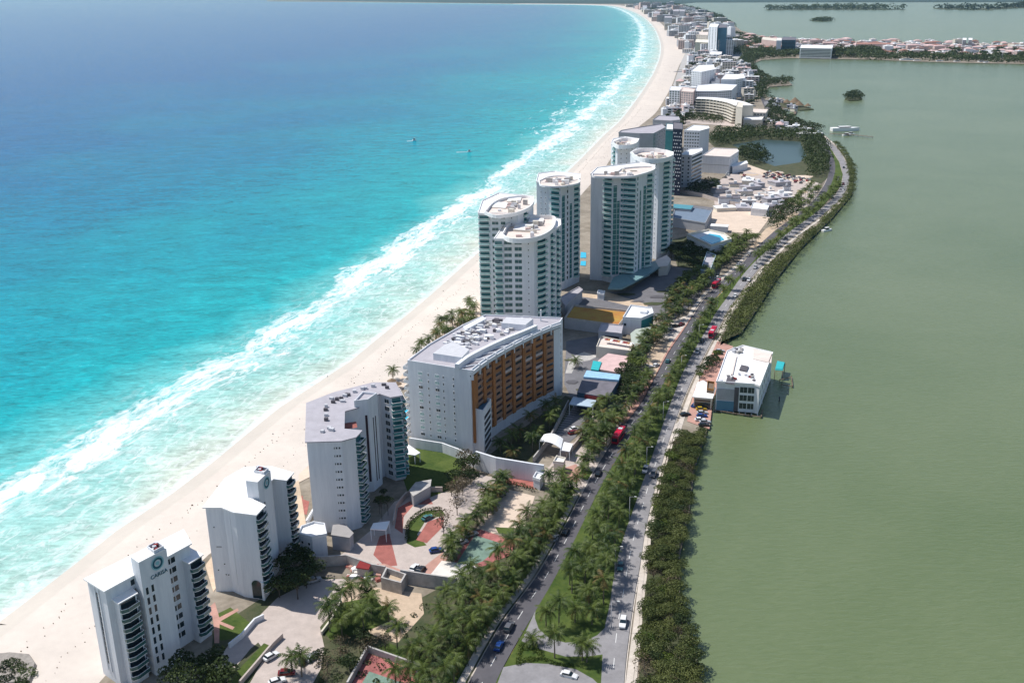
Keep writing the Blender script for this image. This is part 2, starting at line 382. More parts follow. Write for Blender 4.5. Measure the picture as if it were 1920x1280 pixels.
def lagoon_material():
    m = bpy.data.materials.new('lagoon_water'); m.use_nodes = True; n = m.node_tree.nodes; l = m.node_tree.links; p = n['Principled BSDF']
    pos = n.new('ShaderNodeNewGeometry').outputs['Position']
    mp = n.new('ShaderNodeMapping'); mp.inputs['Rotation'].default_value = (0, 0, radians(8)); mp.inputs['Scale'].default_value = (1, 3.5, 1); l.new(pos, mp.inputs[0])
    def nz(v, s, d=5, r=.6):
        k = n.new('ShaderNodeTexNoise'); k.inputs['Scale'].default_value = s; k.inputs['Detail'].default_value = d; k.inputs['Roughness'].default_value = r; k.inputs['Distortion'].default_value = .5; l.new(v, k.inputs['Vector']); return k.outputs[0]
    a = nz(pos, .006, 4); b_ = nz(mp.outputs[0], .22)
    mx = n.new('ShaderNodeMix'); mx.data_type = 'RGBA'; mx.inputs[6].default_value = (.108, .145, .064, 1); mx.inputs[7].default_value = (.152, .185, .094, 1)
    ad = n.new('ShaderNodeMath'); ad.operation = 'MULTIPLY_ADD'; ad.inputs[1].default_value = .45; l.new(b_, ad.inputs[0]); l.new(a, ad.inputs[2])
    mr = n.new('ShaderNodeMapRange'); mr.inputs[1].default_value = .5; mr.inputs[2].default_value = .95; l.new(ad.outputs[0], mr.inputs[0]); l.new(mr.outputs[0], mx.inputs[0])
    l.new(mx.outputs[2], p.inputs['Base Color']); p.inputs['Roughness'].default_value = .2; p.inputs['Specular IOR Level'].default_value = .5; p.inputs['IOR'].default_value = 1.33
    b = n.new('ShaderNodeBump'); b.inputs['Strength'].default_value = .5; b.inputs['Distance'].default_value = .6; l.new(b_, b.inputs['Height']); l.new(b.outputs[0], p.inputs['Normal'])
    return m
seam = sea_material()
ys = np.unique(np.concatenate([np.linspace(60, 1000, 150), np.geomspace(1000, 16000, 150), np.geomspace(16000, 90000, 12)]))
xs = np.unique(np.concatenate([-np.geomspace(160, 60000, 60)[::-1], np.linspace(-160, 1000, 200), np.geomspace(1000, 14000, 20)]))
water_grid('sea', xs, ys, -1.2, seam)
kl = [i for i, p in enumerate(LAG) if p == (2600, 4.0)][0]
sheet('lagoon', [(20, -300), (60000, -300), (60000, 12000)] + [(p.x, p.y) for p in reversed(lag[1:kl+1])], -.8, lagoon_material())

# ------------------------------------------------------------------ land: one sheet bounded by the sea shore and the lagoon
INL = [Vector(p) for p in offset_line(shore_s, -7)]
landpoly = [(p.x, p.y) for p in INL] + [(p.x, p.y) for p in reversed(lag)]
sheet('ground', landpoly, 0, dryland)
sheet('far_shore', [G(500, .4), G(2600, .4), G(2600, 4.1), G(2000, 4.3), G(1600, 4.6), G(1305, 5.1), G(1272, 8.2), G(1150, 7.6), G(980, 6.9), G(860, 5.6)], .6, M('far_shore_forest', (.035, .06, .05), .95, .3, .002))
# sloping beach
bl = [(p.x, p.y) for p in shore_s]
BI = [(-300, 1700), (-60, 1500), (120, 1340), (175, 1285), (215, 1240), (300, 1120), (388, 1038), (470, 975), (555, 905), (590, 865), (660, 800), (745, 722), (775, 690), (812, 645), (850, 610), (900, 568), (960, 520), (1020, 450), (1065, 392), (1100, 352), (1130, 318), (1150, 288), (1172, 258), (1200, 235), (1228, 212), (1245, 186), (1260, 158), (1272, 125), (1285, 98), (1275, 80), (1262, 66), (1243, 48), (1222, 30), (1196, 18), (1172, 12), (1145, 9.4), (1060, 7.8), (980, 7.3)]
bi = smooth_line([Vector(p) for p in GP(BI)], 14)
def resample(line, n):
    L = [0]
    for a, b in zip(line, line[1:]): L.append(L[-1]+(Vector(b)-Vector(a)).length)
    out = []; j = 0
    for k in range(n):
        t = L[-1]*k/(n-1)
        while j < len(L)-2 and L[j+1] < t: j += 1
        u = (t-L[j])/max(1e-6, L[j+1]-L[j]); out.append(Vector(line[j]).lerp(Vector(line[j+1]), u))
    return out
def beach():
    # pair every inner point with the closest shore point
    A = np.array([(p.x, p.y) for p in shore_s]); v = []; f = []; rows = []; last = 0
    for p in bi:
        d = (A[:, 0]-p.x)**2+(A[:, 1]-p.y)**2; d[:last] = 1e18; i = int(d.argmin()); last = i
        q = Vector((A[i][0], A[i][1])); w = (p-q).length; u = (q-p).normalized()
        zo = .05
        rows.append([(p.x-u.x*3, p.y-u.y*3, -.3), (p.x, p.y, zo+.05), (p.x+u.x*w*.45, p.y+u.y*w*.45, zo+.5), (p.x+u.x*(w-6), p.y+u.y*(w-6), zo+.10), (q.x-u.x*2, q.y-u.y*2, -.85), (q.x+u.x*10, q.y+u.y*10, -2.0)])
    for r in rows: v += r
    for i in range(len(rows)-1):
        for k in range(5): f.append((i*6+k, i*6+k+1, i*6+7+k, i*6+6+k))
    me = bpy.data.meshes.new('beach'); me.from_pydata(v, [], f); me.materials.append(sand); me.materials.append(wetsand)
    me.polygons.foreach_set('material_index', [1 if (k % 5) >= 3 else 0 for k in range(len(f))]); me.polygons.foreach_set('use_smooth', [True]*len(f)); me.update()
    o = link('beach', me); o['kind'] = 'structure'
beach()

# weed line left by the tide and wheel tracks along the beach
def beach_line(name, frac, width, wob, m, i0, i1, label, seed):
    rr = random.Random(seed); A = np.array([(p.x, p.y) for p in shore_s]); mb = MB()
    for i in range(i0, min(i1, len(bi)-1)):
        p = bi[i]; q = Vector(A[((A[:, 0]-p.x)**2+(A[:, 1]-p.y)**2).argmin()])
        for k in range(5):
            f = frac+rr.uniform(-wob, wob); c = p.lerp(q, f)+(bi[i+1]-p)*(k/5); z = .66 if f > .45 else .62; w = width*rr.uniform(.3, 1)
            mb.prism([(c.x-w, c.y-w*.5), (c.x+w*.8, c.y-w*.6), (c.x+w*1.1, c.y+w*.6), (c.x-w*.4, c.y+w*.7)], z-.3, z, m)
    o = mb.build(name); o['kind'] = 'stuff'; o['label'] = label
beach_line('seaweed_line', .62, .16, .03, M('dry_seaweed', (.20, .15, .10), .95, .3, 1), 4, 90, 'thin broken line of dry seaweed along the sand', 1)
beach_line('seaweed_line', .30, .12, .05, MATS['dry_seaweed'], 2, 70, 'faint upper line of dry seaweed on the sand', 2)
# ------------------------------------------------------------------ ground coverings (each a few mm above the last)
zc = [0.006]
def cover(name, pts, m):
    zc[0] += .004; return sheet(name, GP(pts), zc[0], m)
cover('garden_lawn', [(330, 1340), (395, 1240), (400, 1180), (560, 1075), (640, 1085), (790, 1120), (845, 1090), (960, 1010), (1060, 900), (1098, 898), (1060, 990), (1004, 1075), (946, 1160), (880, 1270), (850, 1340)], darkgr)
cover('roadside_lawn', [(860, 1330), (880, 1262), (946, 1150), (1004, 1070), (1062, 968), (1105, 893), (1080, 893), (1030, 980), (960, 1060), (900, 1140), (800, 1330)], lawn)
cover('sand_yard', [(590, 1098), (640, 1085), (700, 1100), (790, 1112), (795, 1150), (745, 1205), (700, 1190), (640, 1150), (600, 1130)], tan)
cover('entrance_drive', [(425, 1225), (470, 1170), (520, 1120), (590, 1085), (650, 1085), (640, 1125), (600, 1175), (608, 1212), (602, 1252), (560, 1330), (440, 1330), (500, 1225), (478, 1195), (440, 1250)], pave)
cover('entrance_drive', [(400, 1250), (440, 1192), (500, 1150), (520, 1175), (470, 1215), (432, 1262)], pave)
cover('verge_lawn', [(440, 1262), (495, 1205), (512, 1212), (470, 1262), (455, 1290), (430, 1290)], lawn)
cover('star_lawn', [(408, 1150), (432, 1138), (470, 1168), (450, 1195), (415, 1200), (398, 1190)], lawn)
cover('star_path', [(390, 1140), (403, 1128), (412, 1160), (411, 1205), (402, 1205), (400, 1165)], pink)
cover('star_path', [(405, 1160), (445, 1140), (448, 1144), (412, 1165)], pink)
cover('star_path', [(408, 1162), (440, 1175), (436, 1180), (406, 1167)], pink)
cover('palm_lawn', [(603, 1178), (640, 1130), (700, 1118), (738, 1160), (690, 1182), (620, 1200)], lawn)
cover('court_lawn', [(690, 1225), (730, 1205), (800, 1235), (790, 1258)], lawn)
cover('worn_sports_court', [(640, 1320), (690, 1224), (786, 1258), (765, 1330)], courtred)
cover('green_court_inlay', [(655, 1320), (692, 1258), (765, 1283), (745, 1330)], courtgr)
cover('condo_forecourt', [(640, 1040), (700, 990), (740, 940), (790, 920), (860, 925), (900, 890), (945, 898), (900, 960), (860, 1010), (825, 1062), (795, 1098), (690, 1062)], pave)
cover('red_forecourt_band', [(740, 990), (746, 952), (782, 932), (806, 934), (812, 945), (776, 946), (757, 968), (755, 1000)], red)
cover('red_forecourt_band', [(700, 1040), (712, 1005), (730, 1000), (745, 1060), (722, 1062)], red)
cover('red_forecourt_band', [(688, 1064), (720, 1056), (778, 1078), (760, 1096), (700, 1076)], pink)
cover('red_forecourt_band', [(792, 1064), (830, 1035), (842, 1042), (808, 1092), (785, 1088)], pink)
cover('island_lawn', [(762, 1018), (768, 978), (796, 958), (828, 955), (836, 966), (800, 973), (782, 1002), (800, 1022), (778, 1026)], lawn)
cover('red_parking_bay', [(780, 1012), (802, 978), (832, 968), (832, 986), (800, 1018)], red)
cover('sandy_parking_lot', [(892, 992), (955, 918), (1003, 930), (985, 985), (925, 1000)], sandlot)
cover('court_surround', [(846, 1062), (884, 1000), (900, 992), (968, 1014), (958, 1040), (905, 1062)], courtred)
cover('green_tennis_court', [(855, 1058), (890, 1003), (945, 1020), (905, 1052), (880, 1062)], courtgr)
cover('court_grass', [(928, 988), (965, 990), (960, 1002), (935, 1000)], lawn)
cover('white_terrace', [(800, 1086), (828, 1051), (880, 1058), (895, 1062), (858, 1094)], whiteslab)
cover('red_brick_strip', [(945, 895), (1018, 905), (1010, 918), (938, 904)], red)
cover('back_lawn', [(762, 850), (800, 830), (860, 838), (872, 870), (850, 915), (800, 935), (765, 925), (750, 880)], lawn)
cover('gate_drive', [(1000, 885), (1030, 875), (1060, 830), (1100, 830), (1150, 842), (1118, 893), (1098, 925), (1010, 905)], pave)
cover('gate_brick_patch', [(1050, 880), (1080, 870), (1095, 890), (1080, 905), (1052, 898)], pink)
cover('gate_lawn', [(1082, 895), (1090, 880), (1112, 884), (1102, 900)], lawn)
cover('hotel_garden', [(915, 855), (1060, 742), (1085, 752), (1040, 815), (1000, 870), (950, 880)], darkgr)
cover('service_yard', [(1035, 822), (1085, 748), (1130, 752), (1112, 790), (1062, 835)], asph_s)
cover('hotel_parking', [(1058, 720), (1062, 640), (1130, 628), (1180, 650), (1165, 700), (1120, 740), (1070, 745)], asph_s)
cover('swirl_drive', [(1060, 700), (1068, 672), (1095, 660), (1120, 668), (1105, 676), (1082, 680), (1072, 700)], concr)
cover('side_plaza', [(1150, 835), (1168, 785), (1196, 738), (1214, 700), (1248, 655), (1282, 602), (1300, 592), (1263, 655), (1230, 712), (1202, 758), (1160, 830)], pink)
cover('side_plaza', [(1205, 690), (1222, 648), (1262, 640), (1245, 668), (1228, 705)], tan)
cover('side_plaza', [(1240, 632), (1262, 600), (1300, 588), (1285, 610), (1262, 640)], walk)
cover('tower_forecourt', [(1060, 590), (1085, 550), (1180, 545), (1240, 500), (1330, 505), (1310, 560), (1262, 600), (1180, 600)], asph_s)
cover('tan_strip', [(1090, 545), (1140, 548), (1215, 572), (1210, 582), (1130, 562), (1085, 556)], tan)
cover('pool_garden', [(1258, 450), (1300, 440), (1360, 470), (1330, 510), (1270, 500)], darkgr)
cover('dune_garden', [(560, 905), (640, 865), (780, 700), (860, 612), (900, 600), (900, 560), (870, 575), (800, 640), (745, 715), (640, 815), (560, 890)], sandlot)
cover('dune_garden', [(385, 1060), (430, 1000), (560, 900), (575, 990), (560, 1010), (450, 1040), (400, 1110)], tan)
cover('storage_yard', [(1262, 420), (1300, 385), (1340, 390), (1330, 430)], asph_s)
cover('construction_lot', [(1338, 392), (1450, 400), (1420, 440), (1322, 430)], sandlot)
cover('construction_lot', [(1335, 345), (1400, 312), (1530, 335), (1540, 352), (1500, 395), (1440, 402), (1340, 385)], pave)
cover('white_parking_lot', [(1390, 318), (1400, 306), (1520, 330), (1530, 345), (1470, 340)], sandlot)
cover('red_dirt_strip', [(1405, 465), (1435, 430), (1490, 398), (1500, 402), (1450, 435), (1420, 470)], tan)
cover('wood_floor', [(1326, 264), (1345, 246), (1520, 248), (1562, 285), (1556, 330), (1540, 345), (1500, 334), (1440, 322), (1400, 308), (1385, 300), (1384, 278), (1340, 276)], darkgr)
cover('pond', [(1372, 272), (1430, 262), (1500, 266), (1512, 292), (1500, 305), (1452, 312), (1420, 300), (1400, 285)], M('pond_water', (.045, .075, .07), .3, .15, .02, spec=.5))
cover('restaurant_forecourt', [(1288, 790), (1302, 730), (1318, 700), (1345, 640), (1375, 650), (1350, 700), (1335, 765), (1330, 805)], pink)
cover('road_verge', [(1186, 1290), (1200, 1150), (1216, 1000), (1236, 900), (1262, 820), (1275, 790), (1266, 795), (1230, 890), (1208, 1000), (1190, 1150), (1172, 1290)], walk)
cover('far_plaza', [(1240, 245), (1300, 232), (1420, 240), (1440, 232), (1400, 220), (1390, 200), (1300, 195), (1262, 205)], pave)
cover('town_ground', [(1262, 160), (1280, 110), (1290, 90), (1330, 70), (1400, 80), (1400, 120), (1420, 150), (1420, 180), (1300, 190)], concr)

# worn patches, joints and bay lines
rp_ = random.Random(5)
def patches(px, n, smin, smax, mats, name='ground_patch'):
    for k in range(n):
        a, b = rp_.uniform(min(p[0] for p in px), max(p[0] for p in px)), rp_.uniform(min(p[1] for p in px), max(p[1] for p in px))
        if not inpoly(a, b, px): continue
        x, y = G(a, b); w, d, t = rp_.uniform(smin, smax), rp_.uniform(smin, smax)*.7, rp_.choice((.5, .5, .5+pi/2))+rp_.uniform(-.1, .1)
        zc[0] += .0012; sheet(name, [(x+cos(t+q)*w*(.7+.3*rp_.random()), y+sin(t+q)*d*(.7+.3*rp_.random())) for q in (0, 1.2, 2.2, 3.2, 4.3, 5.3)], zc[0], rp_.choice(mats))
patches([(1335, 345), (1400, 312), (1530, 335), (1540, 352), (1500, 395), (1440, 402), (1340, 385)], 34, 4, 14, [concr, asph_s, whiteslab, tan, sandlot, greyroof])
patches([(1262, 205), (1300, 195), (1400, 205), (1430, 232), (1240, 245)], 14, 5, 16, [concr, whiteslab, lawn, darkgr, pink])
patches([(1262, 160), (1290, 90), (1400, 90), (1420, 170), (1300, 190)], 70, 8, 24, [concr, whiteslab, lawn, darkgr, asph_s, pave])
patches([(1060, 590), (1085, 550), (1180, 545), (1240, 500), (1330, 505), (1310, 560), (1262, 600), (1180, 600)], 14, 2.5, 7, [darkgr, asph_l, darkgr])
patches([(1058, 720), (1062, 640), (1130, 628), (1180, 650), (1165, 700), (1120, 740), (1070, 745)], 10, 2, 5, [darkgr, asph_l])
def bay_lines(p0, p1, n, length, turn):
    a, b = Vector(G(*p0)), Vector(G(*p1)); d = (b-a).normalized(); q = Vector((cos(atan2(d.y, d.x)+turn), sin(atan2(d.y, d.x)+turn))); zc[0] += .001
    me = None
    for i in range(n+1):
        c = a.lerp(b, i/n); w = Vector((-q.y, q.x))*.08; sheet('bay_line', [tuple(c-w), tuple(c+w), tuple(c+w+q*length), tuple(c-w+q*length)], zc[0]+.002, paint)
bay_lines((905, 975), (948, 922), 16, 5, -1.4); bay_lines((1310, 762), (1332, 765), 5, 4.5, 1.5); bay_lines((1441, 334), (1512, 344), 22, 5, 1.5); bay_lines((1440, 326), (1516, 337), 22, 5, -1.5); bay_lines((1052, 820), (1085, 770), 12, 4.8, 1.5); bay_lines((1392, 372), (1465, 380), 18, 5, 1.5); bay_lines((850, 1050), (884, 1002), 9, 4.5, 1.5)
# tar seams and patched asphalt come with the roads below
# ------------------------------------------------------------------ roads
LL = [(905, 1230+140), (885, 1270), (915, 1215), (950, 1157), (1007, 1080), (1052, 1002), (1082, 945), (1108, 895), (1135, 850), (1168, 802), (1202, 757), (1230, 706), (1255, 660), (1278, 626), (1295, 600), (1312, 572), (1330, 550), (1352, 529), (1390, 496), (1413, 470), (1451, 435), (1474, 418), (1500, 400), (1516, 386), (1536, 362), (1549, 340), (1555, 318), (1553, 300), (1542, 280), (1526, 262), (1500, 245), (1470, 234), (1448, 222), (1437, 208), (1428, 190), (1422, 172), (1426, 158), (1430, 150)]
LL[0] = (800, 1425)
LR = [(880, 1392), (930, 1280), (958, 1225), (1005, 1145), (1040, 1085), (1078, 1012), (1108, 950), (1132, 902), (1162, 852), (1192, 802), (1225, 753), (1252, 706), (1274, 665), (1296, 630), (1313, 602), (1330, 575), (1350, 550), (1372, 530), (1406, 498), (1430, 470), (1464, 436), (1488, 418), (1514, 400), (1530, 386), (1548, 364), (1560, 342), (1566, 318), (1563, 298), (1552, 276), (1536, 258), (1508, 241), (1476, 230), (1454, 219), (1444, 206), (1435, 189), (1429, 172), (1433, 158), (1437, 150)]
RL = [(1118, 1420), (1127, 1280), (1133, 1185), (1143, 1135), (1155, 1060), (1172, 1000), (1190, 950), (1205, 905), (1222, 860), (1247, 785), (1264, 740), (1280, 700), (1305, 652), (1327, 615), (1342, 588), (1362, 560), (1390, 520), (1415, 492), (1450, 460), (1482, 434), (1532, 398), (1562, 372), (1576, 350), (1580, 328), (1573, 304), (1562, 285), (1550, 272), (1534, 258)]
RR = [(1166, 1420), (1170, 1280), (1180, 1185), (1190, 1115), (1200, 1060), (1209, 1000), (1220, 950), (1232, 900), (1247, 850), (1268, 785), (1283, 745), (1302, 702), (1326, 655), (1346, 618), (1360, 590), (1380, 560), (1406, 525), (1430, 496), (1466, 461), (1496, 436), (1546, 400), (1576, 373), (1589, 350), (1592, 328), (1585, 303), (1573, 283), (1560, 270), (1542, 256)]
def road(name, L, R, mat, z):
    l = [Vector(p) for p in GP(L)]; r = [Vector(p) for p in GP(R)]
    l = smooth_line(l, 1e9) if False else l
    N = 260; ls = resample(smooth_line(l, 6), N); rs = resample(smooth_line(r, 6), N)
    # pair by matching control points: interpolate per segment
    ls2 = []; rs2 = []
    cl = smooth_pair(l, 10); cr = smooth_pair(r, 10)
    o = ribbon(name, cl, cr, z, mat)
    return o, cl, cr
def smooth_pair(pts, k):
    P = [pts[0]*2-pts[1]]+pts+[pts[-1]*2-pts[-2]]; out = []
    for i in range(1, len(P)-2):
        for j in range(k):
            t = j/k; a, b, c, d = P[i-1], P[i], P[i+1], P[i+2]
            out.append(.5*((2*b)+(c-a)*t+(2*a-5*b+4*c-d)*t*t+(3*b-a-3*c+d)*t*t*t))
    out.append(P[-2]); return out
cover('median_lawn', [(960, 1225), (1005, 1145), (1040, 1085), (1078, 1012), (1132, 902), (1192, 802), (1252, 706), (1296, 630), (1330, 575), (1372, 530), (1430, 470), (1514, 400), (1548, 364), (1566, 318), (1552, 276), (1536, 258), (1545, 260), (1573, 304), (1580, 328), (1576, 350), (1532, 398), (1450, 460), (1390, 520), (1342, 588), (1305, 652), (1264, 740), (1205, 905), (1172, 1000), (1155, 1060), (1143, 1135), (1133, 1185), (1127, 1290), (1120, 1330), (900, 1330)], lawn)
ZR = zc[0]+.006
cover('turning_loop', [(1004, 1146), (1003, 1160), (1010, 1180), (1030, 1198), (1060, 1206), (1095, 1204), (1120, 1192), (1134, 1178), (1131, 1228), (1100, 1232), (1060, 1232), (1012, 1218), (978, 1203)], asph_r)
cover('turning_loop', [(944, 1252), (985, 1244), (1030, 1246), (1080, 1256), (1112, 1274), (1128, 1290), (1118, 1430), (880, 1430), (930, 1290)], asph_r)
ZR = zc[0]+.006
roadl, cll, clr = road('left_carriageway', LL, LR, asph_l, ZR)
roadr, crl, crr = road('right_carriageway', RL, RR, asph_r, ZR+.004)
def kerb(name, line, off, w, mat, h=.15, n0=0, n1=9999):
    a = offset_line(line, off)[n0:n1]; b = offset_line(line, off+w)[n0:n1]; mb = MB()
    v = []; f = []
    for p, q in zip(a, b): v += [(p[0], p[1], 0), (p[0], p[1], h), (q[0], q[1], h), (q[0], q[1], 0)]
    for i in range(len(a)-1):
        for k in range(3): f.append((i*4+k, i*4+k+1, i*4+5+k, i*4+4+k))
    me = bpy.data.meshes.new(name); me.from_pydata(v, [], f); me.materials.append(mat); me.update(); o = link(name, me); o['kind'] = 'structure'; return o
kerb('kerb', cll, .05, .35, walk, n1=300); kerb('kerb', clr, -.4, .35, yelpaint, n1=300)
kerb('kerb', crl, .05, .35, walk); kerb('kerb', crr, -.4, .35, walk)
kerb('sidewalk', cll, 1.0, 2.0, walk, .12, n1=240); kerb('sidewalk', crr, -3.2, 1.9, walk, .12)
def dashes(road, A, B, z, length, gap, dmax, u=.5, w=.16):
    mid = [Vector(a).lerp(Vector(b), u) for a, b in zip(A, B)]; L = 0; me = MB()
    me.box(-w/2, w/2, 0, 1, 0, .004, paint); mesh = me.mesh('lane_marking'); pts = resample(smooth_pair(mid, 1), 3000)
    tot = sum((pts[i+1]-pts[i]).length for i in range(len(pts)-1)); step = tot/3000; k = 0
    while k*step < dmax:
        a = pts[int(k)]; j = min(2999, int(k+length/step)); b = pts[j]
        if a.y > 200:
            d = b-a; link('lane_marking', mesh, road, (a.x, a.y, z), atan2(d.y, d.x)-pi/2, (1, d.length, 1))
        k += (length+gap)/step
dashes(roadl, cll, clr, ZR+.003, 4.2, 6.5, 460)
dashes(roadr, crl, crr, ZR+.007, 4.2, 6.5, 460)

# ------------------------------------------------------------------ facade kit
_cache = {}
def cached(key, fn):
    if key not in _cache: _cache[key] = fn()
    return _cache[key]
def window_mesh(w, h, gm=None, fm=None):
    gm = gm or glass; fm = fm or whitetrim
    def mk():
        b = MB(); t = .09
        b.box(-w/2, w/2, -.03, .05, .0, h, gm)
        b.box(-w/2-t, w/2+t, -.12, .02, -t*1.6, .002, fm); b.box(-w/2-t, w/2+t, -.08, .02, h-.002, h+t, fm)
        b.box(-w/2-t, -w/2+.002, -.078, .02, 0, h, fm); b.box(w/2-.002, w/2+t, -.078, .02, 0, h, fm)
        if w > 1.6: b.box(-.04, .04, -.06, .0, 0, h, fm)
        return b.mesh('window')
    return cached(('w', w, h, gm.name, fm.name), mk)
def outline(style, w, d):
    if style == 'vee': return [(-w/2, 0), (-w/2, -d*.55), (-w*.22, -d), (w/2, -d*.72), (w/2, 0)]
    if style == 'round': return [(-w/2, 0)]+[(-w/2*cos(t*pi/8), -d*.35-d*.65*sin(t*pi/8)) for t in range(0, 9)]+[(w/2, 0)]
    return [(-w/2, 0), (-w/2, -d), (w/2, -d), (w/2, 0)]
def balcony_meshes(style, w, d, rail, slabm):
    def mk():
        o = outline(style, w, d); s = MB(); s.prism(o, -.22, 0, slabm); s = s.mesh('balcony')
        r = MB()
        for a, b in zip(o, o[1:]):
            t = Vector((b[0]-a[0], b[1]-a[1])).normalized(); nn = Vector((-t.y, t.x))*.07
            r.prism([a, b, (b[0]-nn.x, b[1]-nn.y), (a[0]-nn.x, a[1]-nn.y)], .03, 1.0, rail)
            r.prism([(a[0]+nn.x*.6, a[1]+nn.y*.6), (b[0]+nn.x*.6, b[1]+nn.y*.6), (b[0]-nn.x*1.4, b[1]-nn.y*1.4), (a[0]-nn.x*1.4, a[1]-nn.y*1.4)], 1.0, 1.09, slabm)
        g = MB(); g.box(-w*.42, w*.42, -.04, .05, .05, 2.35, glass); 
        for x in (-w*.42, 0, w*.42): g.box(x-.05, x+.05, -.08, .04, .05, 2.35, whitetrim)
        return s, r.mesh('railing'), g.mesh('glass_door')
    return cached(('b', style, w, d, rail.name, slabm.name), mk)
class Bld:
    def __init__(s, name, label, cat, org, group=None):
        s.o = Vector((org[0], org[1], 0)); s.t = thing(name, label, cat, s.o, 0, group)
    def L(s, p): return [(q[0]-s.o.x, q[1]-s.o.y) for q in p]
    def prism(s, name, poly, z0, z1, m, mtop=None, scale=None):
        b = MB(); b.prism(s.L(poly), z0, z1, m, mtop, scale); return b.build(name, s.t)
    def ring(s, name, poly, t, z0, z1, m):
        b = MB(); b.ring(s.L(poly), t, z0, z1, m); return b.build(name, s.t)
    def roof(s, name, poly, z, m, over=.4, par=.7, parm=None, th=.3):
        p2 = inset(s.L(poly), -over); b = MB(); b.prism(p2, z+.003, z+th, m)
        o = b.build(name, s.t)
        if par: b = MB(); b.ring(p2, .3, z+th-.01, z+th+par, parm or m); b.build('parapet', s.t)
        return o
    def at(s, a, b, u, z, off=0):
        """u metres along edge a->b (outward is to the right of a->b)"""
        a = Vector(a); b = Vector(b); t = (b-a).normalized(); p = a+t*u; n = Vector((t.y, -t.x))
        return Vector((p.x+n.x*off-s.o.x, p.y+n.y*off-s.o.y, z)), atan2(t.y, t.x)
    def put(s, name, mesh, a, b, u, z, off=0, parent=None, sc=None):
        l, r = s.at(a, b, u, z, off); return link(name, mesh, parent or s.t, l, r, sc)
    def win(s, a, b, u, z, w=1.2, h=1.3, gm=None, fm=None): return s.put('window', window_mesh(w, h, gm, fm), a, b, u, z)
    def bal(s, a, b, u, z, style='box', w=4, d=1.6, rail=None, slab=None, door=True):
        S, R, D = balcony_meshes(style, w, d, rail or palegl, slab or whitetrim)
        o = s.put('balcony', S, a, b, u, z); link('railing', R, o)
        if door: link('glass_door', D, o)
        return o
    def strip(s, name, a, b, u, w, z0, z1, m, proud=.12, depth=.2):
        mb = MB(); mb.box(-w/2, w/2, -proud, depth, 0, z1-z0, m); return s.put(name, mb.mesh(name), a, b, u, z0)
    def boxon(s, name, x, y, w, d, h, z, m, rz=0):
        mb = MB(); mb.box(-w/2, w/2, -d/2, d/2, 0, h, m); return link(name, mb.mesh(name), s.t, (x-s.o.x, y-s.o.y, z), rz)
def elen(a, b): return hypot(b[0]-a[0], b[1]-a[1])
def cen(p): return (sum(q[0] for q in p)/len(p), sum(q[1] for q in p)/len(p))
def text_on(B, txt, a, b, u, z, size, m, name='lettering'):
    cu = bpy.data.curves.new(name, 'FONT'); cu.body = txt; cu.size = size; cu.extrude = .05; cu.align_x = 'CENTER'; cu.materials.append(m)
    l, r = B.at(a, b, u, z, .12); tmp = bpy.data.objects.new('tmp', cu); COL.objects.link(tmp); bpy.context.view_layer.update()
    me = bpy.data.meshes.new_from_object(tmp.evaluated_get(bpy.context.evaluated_depsgraph_get())); bpy.data.objects.remove(tmp)
    o = link(name, me, B.t, l); o.rotation_euler = (pi/2, 0, r); return o
def ring_on(B, a, b, u, z, r0, r1, m, name='round_emblem', n=28):
    mb = MB()
    for i in range(n):
        t0, t1 = 2*pi*i/n, 2*pi*(i+1)/n; k = 4
        q = [(r0*cos(t0), r0*sin(t0)), (r1*cos(t0), r1*sin(t0)), (r1*cos(t1), r1*sin(t1)), (r0*cos(t1), r0*sin(t1))]
        mb.face([(x, -.12, y) for x, y in q], m)
    return B.put(name, mb.mesh(name), a, b, u, z)

